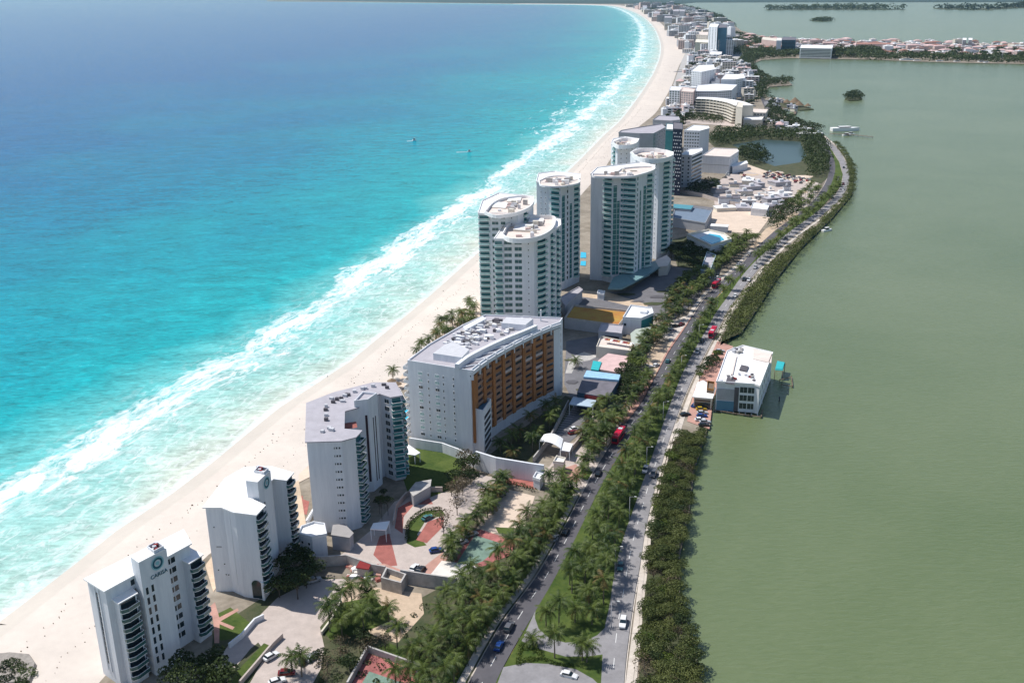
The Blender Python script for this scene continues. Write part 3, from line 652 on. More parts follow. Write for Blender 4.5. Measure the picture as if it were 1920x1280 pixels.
# ---- the two emblem towers
def emblem_tower(label, wallpx, pentpx, zr, zp, blocks, south, landwins, name_txt):
    Wp = GP(wallpx, zr); P = GP(pentpx, zp); org = cen(Wp)
    B = Bld('condo_tower', label, 'apartment tower', org)
    B.prism('wall', Wp, 0, zr, white); B.roof('roof', Wp, zr, whiteroof, .6, 0, th=.35)
    B.prism('lift_tower', P, 0, zp, white); B.roof('lift_tower_roof', P, zp, whiteroof, .02, 0)
    p0, p1, p2, p3 = P; w = elen(p1, p2)
    ring_on(B, p1, p2, w*.62, zp-2.4, .95, 1.5, signteal); ring_on(B, p1, p2, w*.62, zp-2.4, 0, .55, signlite, 'emblem_centre'); ring_on(B, p1, p2, w*.62, zp-2.4, 1.52, 1.85, signlite, 'emblem_rim')
    if name_txt: text_on(B, name_txt, p1, p2, w*.62, zp-6.0, 1.5, signteal)
    for f in range(12):
        z = zp-9.4-f*2.9
        if z < 1: break
        B.win(p1, p2, w*.14, z, .75, 2.0); B.win(p1, p2, w*.34, z, .75, 2.0)
    V = lambda t: Vector(t)
    q = [V(p3).lerp(V(p0), .02), V(p2).lerp(V(p1), .02), V(p2).lerp(V(p1), .46), V(p3).lerp(V(p0), .46)]; q = inset([(v.x, v.y) for v in q], .3)
    B.prism('plant_deck', q, zp+.302, zp+.36, equipd); B.ring('plant_kerb', q, .2, zp+.36, zp+1.1, white)
    for k in range(5):
        v = V(q[0]).lerp(V(q[2]), .15+.17*k); B.boxon('roof_unit', v.x+rnd.uniform(-.5, .5), v.y+rnd.uniform(-.5, .5), .9, .8, .7, zp+.37, (equip, redp)[k % 2], rnd.random())
    A, D = GP(south, zr); ws = elen(A, D)
    B.strip('stair_glazing', A, D, ws*.5, 1.0, 5, zr-2.2, glass, .06)
    for z in np.arange(6, zr-2.6, 1.45): B.strip('glazing_bar', A, D, ws*.5, 1.0, z, z+.16, greyw, .10)
    B.strip('pilaster', A, D, ws*.5-.85, .45, 3, zr-.2, white, .28); B.strip('pilaster', A, D, ws*.5+.85, .45, 3, zr-.2, white, .28)
    for bp, e, zb in blocks:
        Q = GP(bp, zb)
        if e[2]: B.prism('balcony_block', Q, 0, zb, white); B.roof('balcony_block_roof', Q, zb, whiteroof, .4, 0, th=.3)
        a, b = Q[e[0]], Q[e[1]]; L = elen(a, b)
        for f in range(14):
            z = zb-2.7-f*2.8
            if z < .5: break
            B.strip('dark_bay', a, b, L*.5, L*.86, z+.2, z+2.45, glass, .05)
            B.bal(a, b, L*.5, z, 'vee', L*.98, 1.35, tealglass, door=False)
    for (pa, pb, us, wd) in landwins:
        a, b = GP([pa, pb], zr); L = elen(a, b)
        for f in range(14):
            z = zr-2.5-f*2.8
            if z < 1: break
            for u in us:
                B.win(a, b, L*u, z, wd, 1.6)
    return B
T1 = emblem_tower('nearest white condo tower, teal emblem and name on its lift tower',
    [(163, 1086), (197, 1107), (355, 1020), (342, 997)], [(245, 1045), (260, 1056), (312, 1029), (297, 1018)], 28, 33,
    [([(208, 1121), (223, 1131), (255, 1113), (238, 1096), (218, 1106)], (1, 2, 1), 24.5), ([(338, 1048), (355, 1056), (378, 1041), (352, 1028)], (1, 2, 1), 24.5)],
    [(163, 1086), (197, 1107)], [((197, 1107), (355, 1020), (.30, .36, .66, .72, .78), 1.3)], 'CARISA')
a, b = GP([(163, 1086), (197, 1107)], 28); L_ = elen(a, b)
T2 = emblem_tower('second white condo tower from the bottom, with flared roof and arched base',
    [(385, 951), (418, 951), (440, 960), (479, 965), (494, 949), (470, 938), (511, 897), (536, 900), (547, 888), (508, 877), (460, 878), (425, 898)],
    [(461, 902), (483, 905), (507, 882), (485, 877)], 27.5, 33,
    [([(479, 965), (494, 949), (470, 938)], (0, 1, 0), 27.5), ([(536, 900), (547, 888), (508, 877)], (0, 1, 0), 27.5)],
    [(412, 951), (456, 961)], [], None)
# arcade at the foot of tower 2
a, b = GP([(440, 960), (479, 965)], 27.5); L_ = elen(a, b)
T2.strip('arched_opening', a, b, L_*.68, 3.2, .2, 4.6, glass, .05); ring_on(T2, a, b, L_*.68, 4.6, 0, 1.6, glass, 'arch_head'); T2.strip('pier', a, b, L_*.98, .7, 0, 6, white, .4)
a, b = GP([(385, 951), (418, 951)], 27.5); L_ = elen(a, b)
for u, z in ((.35, 21), (.7, 9), (.3, 7), (.72, 5.5), (.86, 5.4)): T2.win(a, b, L_*u, z, .4, .4)
for k in range(6):   # louvre slot high on the wall
    pass
T2.strip('wall_vent', a, b, L_*.5, 1.5, 14.6, 15.0, greyw, .06)

# ---- tower 3: L-shaped condominium with grey roof
Z = 32
W3 = [(575, 829), (640, 827), (666, 820), (676, 809), (643, 806), (644, 772), (670, 765), (690, 748), (712, 738), (733, 745), (752, 742), (740, 719), (700, 719), (628, 737), (577, 757)]
Wp = GP(W3, Z); T3 = Bld('condo_block', 'white twelve storey condo block with grey L-shaped roof and red roof terrace', 'apartment tower', cen(Wp))
T3.prism('wall', Wp, 0, Z, white); T3.roof('roof', Wp, Z, greyroof, .5, 0, th=.35)
for px, py in [(618, 806), (612, 790), (612, 781), (611, 771), (612, 765), (625, 757), (632, 752), (640, 749), (622, 750), (647, 745), (652, 743), (665, 737), (680, 732), (686, 731), (700, 727), (720, 724), (726, 730), (622, 809), (605, 812), (643, 755)]:
    x, y = G(px, py, Z); T3.boxon('air_unit', x, y, rnd.uniform(1.0, 1.7), rnd.uniform(.8, 1.2), rnd.uniform(.7, 1.1), Z+.36, equip if rnd.random() < .75 else equipd, rnd.uniform(-.4, .1))
# lift tower and terrace
Q = GP([(664, 755), (690, 752), (707, 740), (680, 738)], Z+2); T3.prism('lift_tower', Q, 0, Z+2, white); T3.ring('lift_tower_kerb', Q, .25, Z+2, Z+2.8, white); T3.prism('lift_tower_roof', inset(Q, .3), Z+2.003, Z+2.06, greyroof)
a, b = Q[0], Q[1]; Lq = elen(a, b); T3.strip('vertical_slot', a, b, Lq*.80, .8, 4, Z-3, M('maroon_slot', (.035, .018, .03), .5, 0), .07); c_, d_ = Q[1], Q[2]; Ld = elen(c_, d_)
for u in (.42, .66): T3.strip('vertical_slot', c_, d_, Ld*u, .45, 3, Z-5, MATS['maroon_slot'], .07)
Q = GP([(646, 805), (670, 801), (668, 790), (646, 793)], Z-4); T3.prism('terrace_deck', Q, Z-5, Z-4, white, red)
south = (Wp[0], Wp[1]); L0 = elen(*south); e1 = (Wp[1], Wp[2])
for f in range(10):
    z = Z-2.6-f*2.75
    L1 = elen(Wp[0], Wp[1]); T3.win(Wp[0], Wp[1], L1*.93, z, .55, .7); T3.win(Wp[0], Wp[1], L1*.85, z, .55, .7); T3.win(Wp[0], Wp[1], L1*.78, z, .3, .7)
for i, (w_, n_) in enumerate(((2, 1), (8, 2), (9, 1), (10, 1))):
    a, b = Wp[w_], Wp[w_+1]; L1 = elen(a, b)
    for f in range(11):
        z = Z-2.8-f*2.75
        if w_ == 8:
            T3.win(a, b, L1*.6, z, 2.2, 1.6)
        else:
            T3.strip('dark_bay', a, b, L1*.5, L1*.85, z+.2, z+2.4, greengl, .05); T3.bal(a, b, L1*.5, z, 'box', L1*.97, 1.5, M('teal_rail', (.07, .24, .25), .3, .1) if w_ > 3 else tealglass, door=False)

# ---- brown-faced hotel
Z = 33
hs = [(764, 679), (882, 698)]
arc = [(882, 698), (905, 680), (935, 661), (968, 643), (1000, 627), (1030, 614), (1050, 607)]
Wh = GP(hs+arc[1:]+[(1055, 599), (910, 593), (868, 612), (805, 648)], Z)
H1 = Bld('beach_hotel', 'curved hotel with terracotta balcony front and white end wall', 'hotel', cen(Wh))
H1.prism('wall', Wh, 0, Z, white); H1.prism('roof', inset(Wh, .2), Z+.003, Z+.3, greyroof); H1.ring('parapet', Wh, .35, Z, Z+.9, white)
# terracotta skin along the arc with projecting bays
AP = [Vector(p) for p in GP(arc, Z)]
al = resample(smooth_pair(AP, 8), 81); 
def seg(i0, i1): return (al[i0].x, al[i0].y), (al[i1].x, al[i1].y)
H1b = []
for k in range(8):
    i0 = 1+k*9; ps, pe = seg(i0+int(k > 0)*2, min(78, i0+4)); Lp = elen(ps, pe)
    z0 = 4.5
    # terracotta pier then window bay
    H1.strip('terracotta_pier', ps, pe, Lp/2, Lp+.2, z0, Z-1.7, ochre, .9, .6)
    ps, pe = seg(i0+4, min(79, i0+11)); Lp = elen(ps, pe)
    H1.strip('bay_infill', ps, pe, Lp/2, Lp+.1, z0, Z-1.7, ochre2, .25, .6)
    for f in range(10):
        z = Z-4.4-f*2.65
        if z < z0: break
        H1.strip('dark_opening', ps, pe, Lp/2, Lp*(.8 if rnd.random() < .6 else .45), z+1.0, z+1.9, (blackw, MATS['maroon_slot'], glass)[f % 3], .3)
        m_ = (M('pale_pink_blind', (.55, .45, .42), .8, .1, .5) if rnd.random() < .2 else ochre2 if rnd.random() < .7 else ochre)
        H1.strip('balcony_front', ps, pe, Lp/2, Lp*.84, z, z+1.0, m_, .65)
for k in range(10):
    ps, pe = seg(k*8, k*8+8); Lp = elen(ps, pe)
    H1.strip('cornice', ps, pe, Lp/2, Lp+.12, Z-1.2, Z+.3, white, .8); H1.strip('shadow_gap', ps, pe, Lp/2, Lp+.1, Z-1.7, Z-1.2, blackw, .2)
    H1.strip('cornice_fin', ps, pe, 0.2, .4, Z-3.0, Z+.9, white, 1.1)
ps, pe = seg(79, 80)
pw = GP([(1050, 607), (1055, 599)], Z)
for f in range(11): H1.win(pw[0], pw[1], 1.6, Z-3.4-f*2.7, .9, 1.5)
# south wall windows
a, b = Wh[0], Wh[2]; a, b = GP([(764, 679), (882, 698)], Z); L1 = elen(a, b)
for f in range(10):
    z = Z-4.2-f*2.75
    for u, w_ in ((.20, 1.7), (.33, .45), (.47, 1.7), (.57, .45), (.73, .5)): H1.win(a, b, L1*u, z, w_, 1.1 if w_ > 1 else 1.0, glass if (w_ < 1 or f in (2, 5, 9)) else palegl)
# roof structures: curved white walkway wall, plant
RA = [Vector(p) for p in GP([(860, 681), (882, 665), (915, 648), (950, 632), (985, 618), (1008, 608)], Z+3)]
rl = resample(smooth_pair(RA, 6), 22); rl2 = offset_line(rl, 1.6)
mb = MB()
for i in range(len(rl)-1): mb.prism(H1.L([rl[i], rl[i+1], rl2[i+1], rl2[i]]), Z+.3, Z+2.6, white)
mb.build('curved_screen_wall', H1.t)
for i in range(1, 21, 3):
    p = rl[i]; q = al[min(80, int(6+i*3.2))]; d = q-p; mb = MB(); mb.box(0, d.length-1.2, -.2, .2, 0, .5, white); link('roof_beam', mb.mesh('roof_beam'), H1.t, (p.x-H1.o.x, p.y-H1.o.y, Z+.32), atan2(d.y, d.x))
for i in range(0, 18, 3):
    f_ = lambda k: al[min(79, int(6+k*3.2))]
    q_ = inset([(rl[i].x, rl[i].y), (rl[i+3].x, rl[i+3].y), (f_(i+3).x, f_(i+3).y), (f_(i).x, f_(i).y)][::-1], .55); mb = MB(); mb.prism(H1.L(q_), Z+.305, Z+.4, (darkroof, greyw, equip)[(i//3) % 3 if i != 6 else 0]); mb.build('roof_panel', H1.t)
Q = GP([(812, 662), (866, 670), (880, 655), (850, 640), (835, 645)], Z+3); H1.prism('roof_house', Q, Z+.3, Z+3, white, equip)
Q = GP([(940, 605), (985, 609), (1000, 597), (950, 594)], Z+3); H1.prism('roof_house', Q, Z+.3, Z+3, white, equip)
RP = [(822, 660), (860, 662), (890, 648), (950, 622), (1000, 603), (985, 595), (915, 596), (872, 612), (835, 640)]
for k in range(260):
    px, py = rnd.uniform(822, 1000), rnd.uniform(594, 662)
    if not inpoly(px, py, RP): continue
    x, y = G(px, py, Z+1)
    H1.boxon('roof_unit', x, y, rnd.uniform(1, 3), rnd.uniform(.8, 1.8), rnd.uniform(.6, 1.6), Z+.31, (equip, equip, whitetrim, concr, whiteroof, equipd)[k % 6], rnd.uniform(-.6, .3))
x, y = G(1014, 603, Z); H1.boxon('roof_mast', x, y, .6, .6, 5, Z+.31, whitetrim)
Q = GP([(868, 612), (905, 593), (912, 597), (873, 618)], Z+2); H1.prism('roof_house', Q, Z+.3, Z+2, white)
# stair wing with stepped openings
Q = GP([(878, 768), (906, 775), (921, 752), (893, 748)], 17); H1.prism('stair_wing', Q, 0, 17, white); H1.ring('stair_wing_parapet', Q, .3, 17, 18.2, white); H1.prism('stair_wing_deck', inset(Q, .35), 17.003, 17.08, M('blue_deck', (.10, .2, .28), .6, .1))
a, b = Q[1], Q[2]; L1 = elen(a, b)
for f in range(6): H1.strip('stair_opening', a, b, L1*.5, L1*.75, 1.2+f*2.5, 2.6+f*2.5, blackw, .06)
# sea-side balconies at the left end
a, b = GP([(805, 648), (764, 679)], Z); L1 = elen(a, b)
for f in range(11): H1.bal(a, b, L1-2.4, Z-3-f*2.75, 'box', 4, 2.2, whitetrim, door=True)

# ---- oval-roofed towers and the wavy cluster
def tower(label, px, zr, n_fl, fh, faces, roofpx=None, zroof=None, name='condo_tower', wallm=None, group=None, roofm=None):
    wallm = wallm or white; Wp = GP(px, zr); B = Bld(name, label, 'apartment tower', cen(Wp), group)
    B.prism('wall', Wp, 0, zr, wallm); B.roof('roof', Wp, zr, whiteroof, .3, .6, th=.25)
    if roofpx:
        R = GP(roofpx, zroof); R = [(v.x, v.y) for v in smooth_pair([Vector(p) for p in R]+[Vector(R[0])], 4)[:-1]]
        B.prism('crown_deck', inset(R, .35), zr+.26, zr+.45, roofm or beigeroof); B.ring('crown_wall', R, .45, zr+.26, zroof, whiteroof)
    if roofpx:
        c = Vector(cen(R)); 
        for k in range(16):
            q = Vector(R[rnd.randrange(len(R))]).lerp(c, rnd.uniform(.35, 1)); B.boxon('roof_unit', q.x, q.y, rnd.uniform(1, 4), rnd.uniform(.8, 2.5), rnd.uniform(.6, 2.6), zr+.46, (whiteroof, cream, equip, concr, pinkw)[k % 5], rnd.uniform(-.5, .5))
    for (i, j, items) in faces:
        a, b = Wp[i], Wp[j]; L1 = elen(a, b)
        for f in range(n_fl):
            z = zr-fh*(f+1)+.15
            if z < 3: break
            for it in items:
                k = it[0]
                if k == 'w': B.win(a, b, L1*it[1], z+.8, it[2], it[3] if len(it) > 3 else 1.4, it[4] if len(it) > 4 else None)
                elif k == 'b':
                    B.strip('dark_bay', a, b, L1*it[1], it[2]*.86, z+.12, z+2.4, it[5] if len(it) > 5 else greengl, .04)
                    B.bal(a, b, L1*it[1], z, it[4] if len(it) > 4 else 'box', it[2], it[3], palegl, door=False)
        for it in items:
            if it[0] == 's': B.strip('glazed_column', a, b, L1*it[1], it[2], it[3], zr-it[4], greengl, .1); [B.strip('spandrel', a, b, L1*it[1], it[2]+.1, z, z+.35, palegl, .16) for z in np.arange(it[3]+2, zr-it[4], fh)]
    return B
O2 = tower('left rear white tower with oval roof crown, nearest the sea', [(897, 402), (971, 402), (998, 387), (1000, 370), (935, 364), (905, 378)], 58, 18, 3.1,
    [(0, 1, [('b', .14, 5.5, 1.6, 'round'), ('w', .42, 3.2, 1.5, tealglass), ('w', .62, 2.2, 1.5, tealglass), ('w', .84, .5, .6)]), (1, 2, [('b', .5, 5, 1.5, 'round')]), (5, 0, [('b', .5, 8, 1.5, 'round')])],
    [(908, 396), (925, 378), (950, 369), (985, 366), (1001, 372), (995, 386), (968, 398), (930, 403)], 60)
O1 = tower('front white tower with oval roof crown and teal balconies', [(927, 450), (1001, 450), (1029, 440), (1051, 424), (1050, 413), (990, 404), (950, 417)], 51.5, 16, 3.1,
    [(0, 1, [('b', .10, 4.0, 1.5, 'vee'), ('w', .34, 3.6, 1.7, tealglass), ('w', .60, 3.4, 1.7, tealglass), ('w', .86, .5, .6)]), (1, 2, [('b', .5, 8.0, 1.8, 'vee')]), (2, 3, [('b', .25, 4.5, 1.6, 'vee'), ('b', .75, 4.5, 1.6, 'vee')]), (6, 0, [('b', .5, 6, 1.5, 'round')])],
    [(941, 438), (952, 420), (972, 408), (1000, 404), (1036, 404), (1042, 412), (1036, 428), (1015, 441), (985, 447), (955, 446)], 54)
for B, px, zz in ((O1, [(962, 430), (998, 432), (1000, 420), (968, 417)], 53), (O1, [(990, 416), (1018, 418), (1020, 409), (994, 408)], 53), (O2, [(922, 388), (948, 390), (952, 380), (930, 378)], 59), (O2, [(950, 377), (975, 378), (978, 370), (955, 369)], 59)):
    B.prism('roof_house', GP(px, zz), zz-6, zz, cream, whiteroof)
O3 = tower('rear tower with flat white face and dark teal glazed column', [(1006, 343), (1030, 345), (1052, 348), (1087, 337), (1088, 329), (1040, 323), (1010, 327)], 60.8, 18, 3.15,
    [(0, 1, [('w', .35, .5, .6), ('w', .7, .5, .6)]), (1, 2, [('b', .5, 6.5, 1.8, 'round')]), (2, 3, [('s', .12, 3.0, 5, 6), ('w', .34, 1.4, 1.8), ('s', .52, 2.4, 5, 12), ('b', .82, 6, 1.5, 'round')])],
    [(1010, 338), (1030, 330), (1060, 329), (1085, 335), (1084, 343), (1050, 349), (1015, 347)], 62)
CL = tower('wide wavy-fronted tower with many curved teal balconies', [(1108, 328), (1131, 329), (1150, 332), (1163, 331), (1176, 332), (1192, 333), (1205, 327), (1224, 323), (1228, 312), (1200, 306), (1120, 316)], 62.6, 19, 3.1,
    [(0, 1, []), (1, 2, [('b', .5, 6.6, 1.9, 'round')]), (2, 3, [('s', .3, 2.2, 5, 5), ('s', .8, 1.6, 5, 14)]), (3, 4, [('w', .3, 1.6, 1.5, greengl), ('b', .75, 3, 1.2, 'round')]), (4, 5, [('b', .5, 6, 1.9, 'round')]), (5, 6, [('w', .3, 1.8, 1.8, greengl), ('s', .75, 1.8, 5, 9)]), (6, 7, [('s', .25, 2.4, 5, 7), ('b', .72, 5.5, 1.6, 'round')]), (10, 0, [('b', .5, 7, 1.7, 'round')])],
    [(1110, 325), (1150, 324), (1170, 314), (1222, 311), (1226, 318), (1195, 328), (1170, 331), (1115, 330)], 64)
CL2 = tower('right hand wing tower of the wavy group, narrow pale face', [(1182, 288), (1210, 300), (1236, 304), (1262, 298), (1262, 287), (1230, 280), (1195, 280)], 62, 19, 3.1,
    [(1, 2, [('w', .4, 1.4, 1.4, greengl), ('w', .8, .5, .6)]), (2, 3, [('b', .55, 7.5, 1.9, 'round')]), (3, 4, [('b', .5, 4, 1.5, 'round')])],
    [(1184, 284), (1205, 278), (1250, 281), (1262, 290), (1240, 297), (1210, 297), (1192, 292)], 65)
CL3 = tower('rearmost pale tower of the wavy group, beside the beach', [(1146, 270), (1158, 276), (1192, 274), (1198, 262), (1170, 258), (1150, 262)], 60, 10, 3.1,
    [(0, 1, [('b', .5, 5.5, 1.5, 'round')]), (1, 2, [('w', .2, .6, .7), ('w', .5, .6, .7), ('w', .8, .6, .7)])], [(1148, 266), (1170, 258), (1196, 262), (1188, 270), (1160, 272)], 63)
# entrance canopy at the foot of the wavy tower
for px in ([(1140, 540), (1150, 520), (1185, 505), (1200, 512), (1190, 528), (1165, 540)], [(1180, 520), (1198, 500), (1240, 485), (1250, 492), (1215, 515), (1190, 528)]):
    CL.prism('entrance_canopy', GP(px, 6), 5+.3*(px[0][0] == 1180), 6+.3*(px[0][0] == 1180), M('teal_canopy_roof', (.16, .28, .30), .5, .15)); 
podium = Bld('podium_building', 'round beige podium at the foot of the wavy towers', 'low building', G(1240, 490)); podium.prism('wall', GP([(1228, 488), (1250, 478), (1258, 486), (1252, 498), (1235, 500)], 6), 0, 6, cream); podium.prism('roof', GP([(1228, 488), (1250, 478), (1258, 486), (1252, 498), (1235, 500)], 6.4), 6.01, 6.4, beigeroof)
podium2 = Bld('podium_building', 'low grey podium at the foot of the front oval tower', 'low building', G(1060, 560)); Q = GP([(1050, 560), (1085, 540), (1092, 545), (1060, 575)], 6); podium2.prism('wall', Q, 0, 6, greyw); podium2.roof('roof', Q, 6, greyroof, .3, .5)

# ---- generic box building with individually built windows
def boxy(label, px, z, wallm=None, roofm=None, cat='building', name='building', fh=3.2, faces=(), group=None, par=.7, ww=1.4, wh=1.3, wm=None, bands=(), over=.2):
    Wp = GP(px, z); B = Bld(name, label, cat, cen(Wp), group); B.prism('wall', Wp, 0, z, wallm or white); B.roof('roof', Wp, z, roofm or whiteroof, over, par, wallm or whitetrim, th=.25)
    for i, n in faces:
        a, b = Wp[i], Wp[(i+1) % len(Wp)]; L1 = elen(a, b)
        for f in range(int((z-.8)/fh)):
            zz = z-fh*(f+1)+.7
            for k in range(n): B.win(a, b, L1*(k+.5)/n, zz, ww, wh, wm)
    for i in bands:
        a, b = Wp[i], Wp[(i+1) % len(Wp)]; L1 = elen(a, b)
        for f in range(int((z-.8)/fh)):
            zz = z-fh*(f+1)+.9; B.strip('window_row', a, b, L1/2, L1*.94, zz, zz+1.5, wm or glass, .04); B.strip('storey_ledge', a, b, L1/2, L1*.98, zz-.9, zz-.1, wallm or white, .7)
    return B
# dark dotted tower and its grey hotel wing
B = boxy('tall navy tower face speckled with white window dots', [(1262, 243), (1280, 244), (1279, 232), (1262, 230)], 54, navy, darkroof, 'hotel', 'hotel_tower', par=.5)
Wp = GP([(1262, 243), (1280, 244), (1279, 232), (1262, 230)], 54); a, b = Wp[0], Wp[1]; L1 = elen(a, b)
for f in range(17):
    for k in range(4):
        if rnd.random() < .8: B.win(a, b, L1*((k+.5+.5*(f % 2))/4.5), 51-f*2.9, .7, .7, whitetrim)
B = boxy('teal glazed middle section of the dark hotel', [(1248, 244), (1262, 245), (1263, 234), (1250, 233)], 50, greengl, whiteroof, 'hotel', 'hotel_tower')
B = boxy('grey hotel wing with white roof edge beside the navy tower', [(1160, 250), (1200, 252), (1225, 252), (1248, 240), (1240, 234), (1200, 240), (1165, 246)], 42, greyw, greyroof, 'hotel', 'hotel_wing', faces=((2, 5),), ww=2.2, wm=glass)
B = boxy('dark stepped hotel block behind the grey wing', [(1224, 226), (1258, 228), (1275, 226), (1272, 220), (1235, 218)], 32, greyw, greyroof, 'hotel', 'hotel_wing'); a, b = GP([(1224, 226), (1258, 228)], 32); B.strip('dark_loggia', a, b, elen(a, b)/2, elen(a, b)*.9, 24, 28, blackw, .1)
B = boxy('bright white hotel slab with small windows behind the grid-faced block', [(1283, 246), (1312, 247), (1330, 242), (1328, 238), (1300, 236)], 27, white, whiteroof, 'hotel', 'hotel', faces=((0, 6),), ww=1.5, wh=1.2)
B = boxy('white hotel block with rows of long ledges on its right side', [(1276, 292), (1297, 293), (1317, 284), (1316, 279), (1292, 281)], 27, white, whiteroof, 'hotel', 'hotel', faces=((0, 2),), bands=(1,))
Q = GP([(1300, 262), (1316, 266), (1318, 250), (1302, 250)], 20)
B = boxy('large white hall with beige flat roof beside the pond', [(1317, 293), (1368, 296), (1385, 285), (1382, 281), (1338, 279)], 15, white, beigeroof, 'hall', 'convention_hall', fh=5, faces=((1, 4),)); a, b = GP([(1317, 293), (1368, 296)], 15); B.strip('wall_band', a, b, elen(a, b)/2, elen(a, b), 7.5, 8.2, greyw, .1)
B = boxy('white lean-to canopy beside the large hall', [(1368, 308), (1400, 302), (1402, 306), (1374, 314)], 6, white, whiteroof, 'canopy', 'canopy', par=0)
# curved five-tier hotel
RC = [(1305, 186), (1325, 186.5), (1345, 189), (1365, 193), (1380, 199)]; Z = 22
F_ = [Vector(p) for p in GP(RC, Z)]; fl = resample(smooth_pair(F_, 5), 15); bk = offset_line(fl, 22)
B = Bld('curved_hotel', 'cream crescent hotel with five curved balcony tiers', 'hotel', (fl[7].x, fl[7].y))
mb = MB(); mb.prism(B.L([(p.x, p.y) for p in fl]+[(p[0], p[1]) for p in reversed(bk)]), 0, Z, cream); mb.build('wall', B.t)
mb = MB(); mb.prism(B.L([(p.x, p.y) for p in offs] if (offs := [Vector(q) for q in offset_line(fl, -1)]) else [])+B.L(list(reversed(bk))), Z+.01, Z+.6, cream, whiteroof); mb.build('roof', B.t)
for f in range(6):
    z = Z-3.4*(f+1)
    o1 = offset_line(fl, -2.2-f*.6)
    mb = MB(); mb.prism(B.L([(p.x, p.y) for p in fl]+[tuple(p) for p in reversed(o1)]), z, z+1.35, cream); mb.build('balcony_tier', B.t)
    o2 = offset_line(fl, -.25); mb = MB(); mb.prism(B.L([(p.x, p.y) for p in fl]+[tuple(p) for p in reversed(o2)]), z+1.36, z+3.3, glass); mb.build('shaded_loggia', B.t)
    for k in range(1, 14):
        p = Vector(offset_line(fl, -1.2)[k]); B.boxon('balcony_divider', p.x, p.y, .4, 2, 1.95, z+1.35, cream, atan2(fl[min(14, k+1)].y-fl[k-1].y, fl[min(14, k+1)].x-fl[k-1].x))
B = boxy('cream end pavilion at the right end of the crescent hotel', [(1380, 201), (1392, 203), (1393, 195), (1383, 193)], 26, cream, cream, 'hotel', 'hotel_wing')
B = boxy('cream low hotel building right of the crescent hotel', [(1396, 212), (1436, 213), (1440, 206), (1400, 204)], 12, cream, beigeroof, 'hotel', 'hotel_wing', faces=((0, 7),), ww=2.4, wh=2)
B = boxy('white terrace building in front of the crescent hotel', [(1394, 226), (1428, 226), (1432, 220), (1396, 219)], 8, cream, whiteroof, 'building', 'building')
B = boxy('white hotel with blue shaded windows behind the crescent hotel', [(1304, 172), (1345, 172), (1372, 170), (1382, 160), (1340, 158), (1308, 161)], 20, white, whiteroof, 'hotel', 'hotel', faces=((0, 10), (1, 7)), ww=2, wh=1.6, wm=glass)
B = boxy('white hotel with peaked corner tower by the beach', [(1296, 134), (1315, 136), (1340, 131), (1338, 122), (1310, 123)], 34, white, whiteroof, 'hotel', 'hotel', faces=((0, 6), (1, 5)), ww=1.6, wh=1.6)
B = boxy('light blue-white slab hotel right of the peaked hotel', [(1352, 150), (1380, 150), (1397, 147), (1394, 140), (1360, 140)], 26, white, whiteroof, 'hotel', 'hotel', faces=((1, 5),), ww=2)
B = boxy('brown and cream stepped hotel left of the crescent hotel', [(1277, 172), (1300, 174), (1304, 168), (1280, 165)], 22, pinkw, beigeroof, 'hotel', 'hotel', faces=((0, 5),), ww=2.6, wh=1.7)
B = boxy('white gridded hotel nearest the beach in the middle distance', [(1255, 170), (1275, 171), (1277, 164), (1258, 163)], 22, white, whiteroof, 'hotel', 'hotel', faces=((0, 4),), ww=2.6, wh=2)
B = boxy('low white beach club terrace in the middle distance', [(1248, 188), (1274, 190), (1276, 185), (1250, 183)], 7, white, whiteroof, 'building', 'building')
B = boxy('tall twin-shaft white and blue tower rising above the far hotels', [(1329, 51), (1345, 52), (1348, 46), (1332, 45)], 68, white, whiteroof, 'hotel', 'hotel_tower', bands=(), faces=((0, 3),), ww=3, wh=2)
B = boxy('tall blue glass tower beside the twin-shaft tower', [(1346, 53), (1363, 53), (1364, 47), (1348, 46)], 66, M('blue_glass_wall', (.06, .16, .24), .3, .2, .05), darkroof, 'hotel', 'hotel_tower')
B = boxy('olive-grey slab tower left of the twin-shaft tower', [(1303, 80), (1328, 81), (1329, 75), (1305, 74)], 30, M('olive_wall', (.20, .22, .19), .8, .1), cream, 'hotel', 'hotel', faces=((0, 6),), ww=1.6)
B = boxy('cream stepped hotel above the olive-grey slab', [(1303, 66), (1327, 67), (1328, 60), (1305, 60)], 34, cream, beigeroof, 'hotel', 'hotel', faces=((0, 7),), ww=2)
B = boxy('pale grey hall with white roof at the foot of the blue tower', [(1330, 103), (1352, 103), (1354, 98), (1332, 97)], 16, greyw, whiteroof, 'hall', 'building')
B = boxy('blue glass hotel on the lagoon corner', [(1466, 76), (1492, 76), (1493, 71), (1468, 70)], 33, MATS['blue_glass_wall'], darkroof, 'hotel', 'hotel', bands=(0,))
B = boxy('white lift slab beside the blue lagoon hotel', [(1456, 77), (1465, 77), (1465, 72), (1457, 72)], 32, white, whiteroof, 'hotel', 'hotel_wing')
B = boxy('long pinkish hotel left of the blue lagoon hotel', [(1428, 75), (1456, 78), (1457, 73), (1430, 70)], 26, pinkw, cream, 'hotel', 'hotel')
for k, (x, w_) in enumerate(((1805, 7), (1816, 7))): boxy(('left' if k == 0 else 'right')+' of the twin small white towers on the far peninsula', [(x, 76), (x+w_, 76), (x+w_, 72), (x, 72)], 26, white, whiteroof, 'apartment tower', 'condo_tower', bands=(0,))
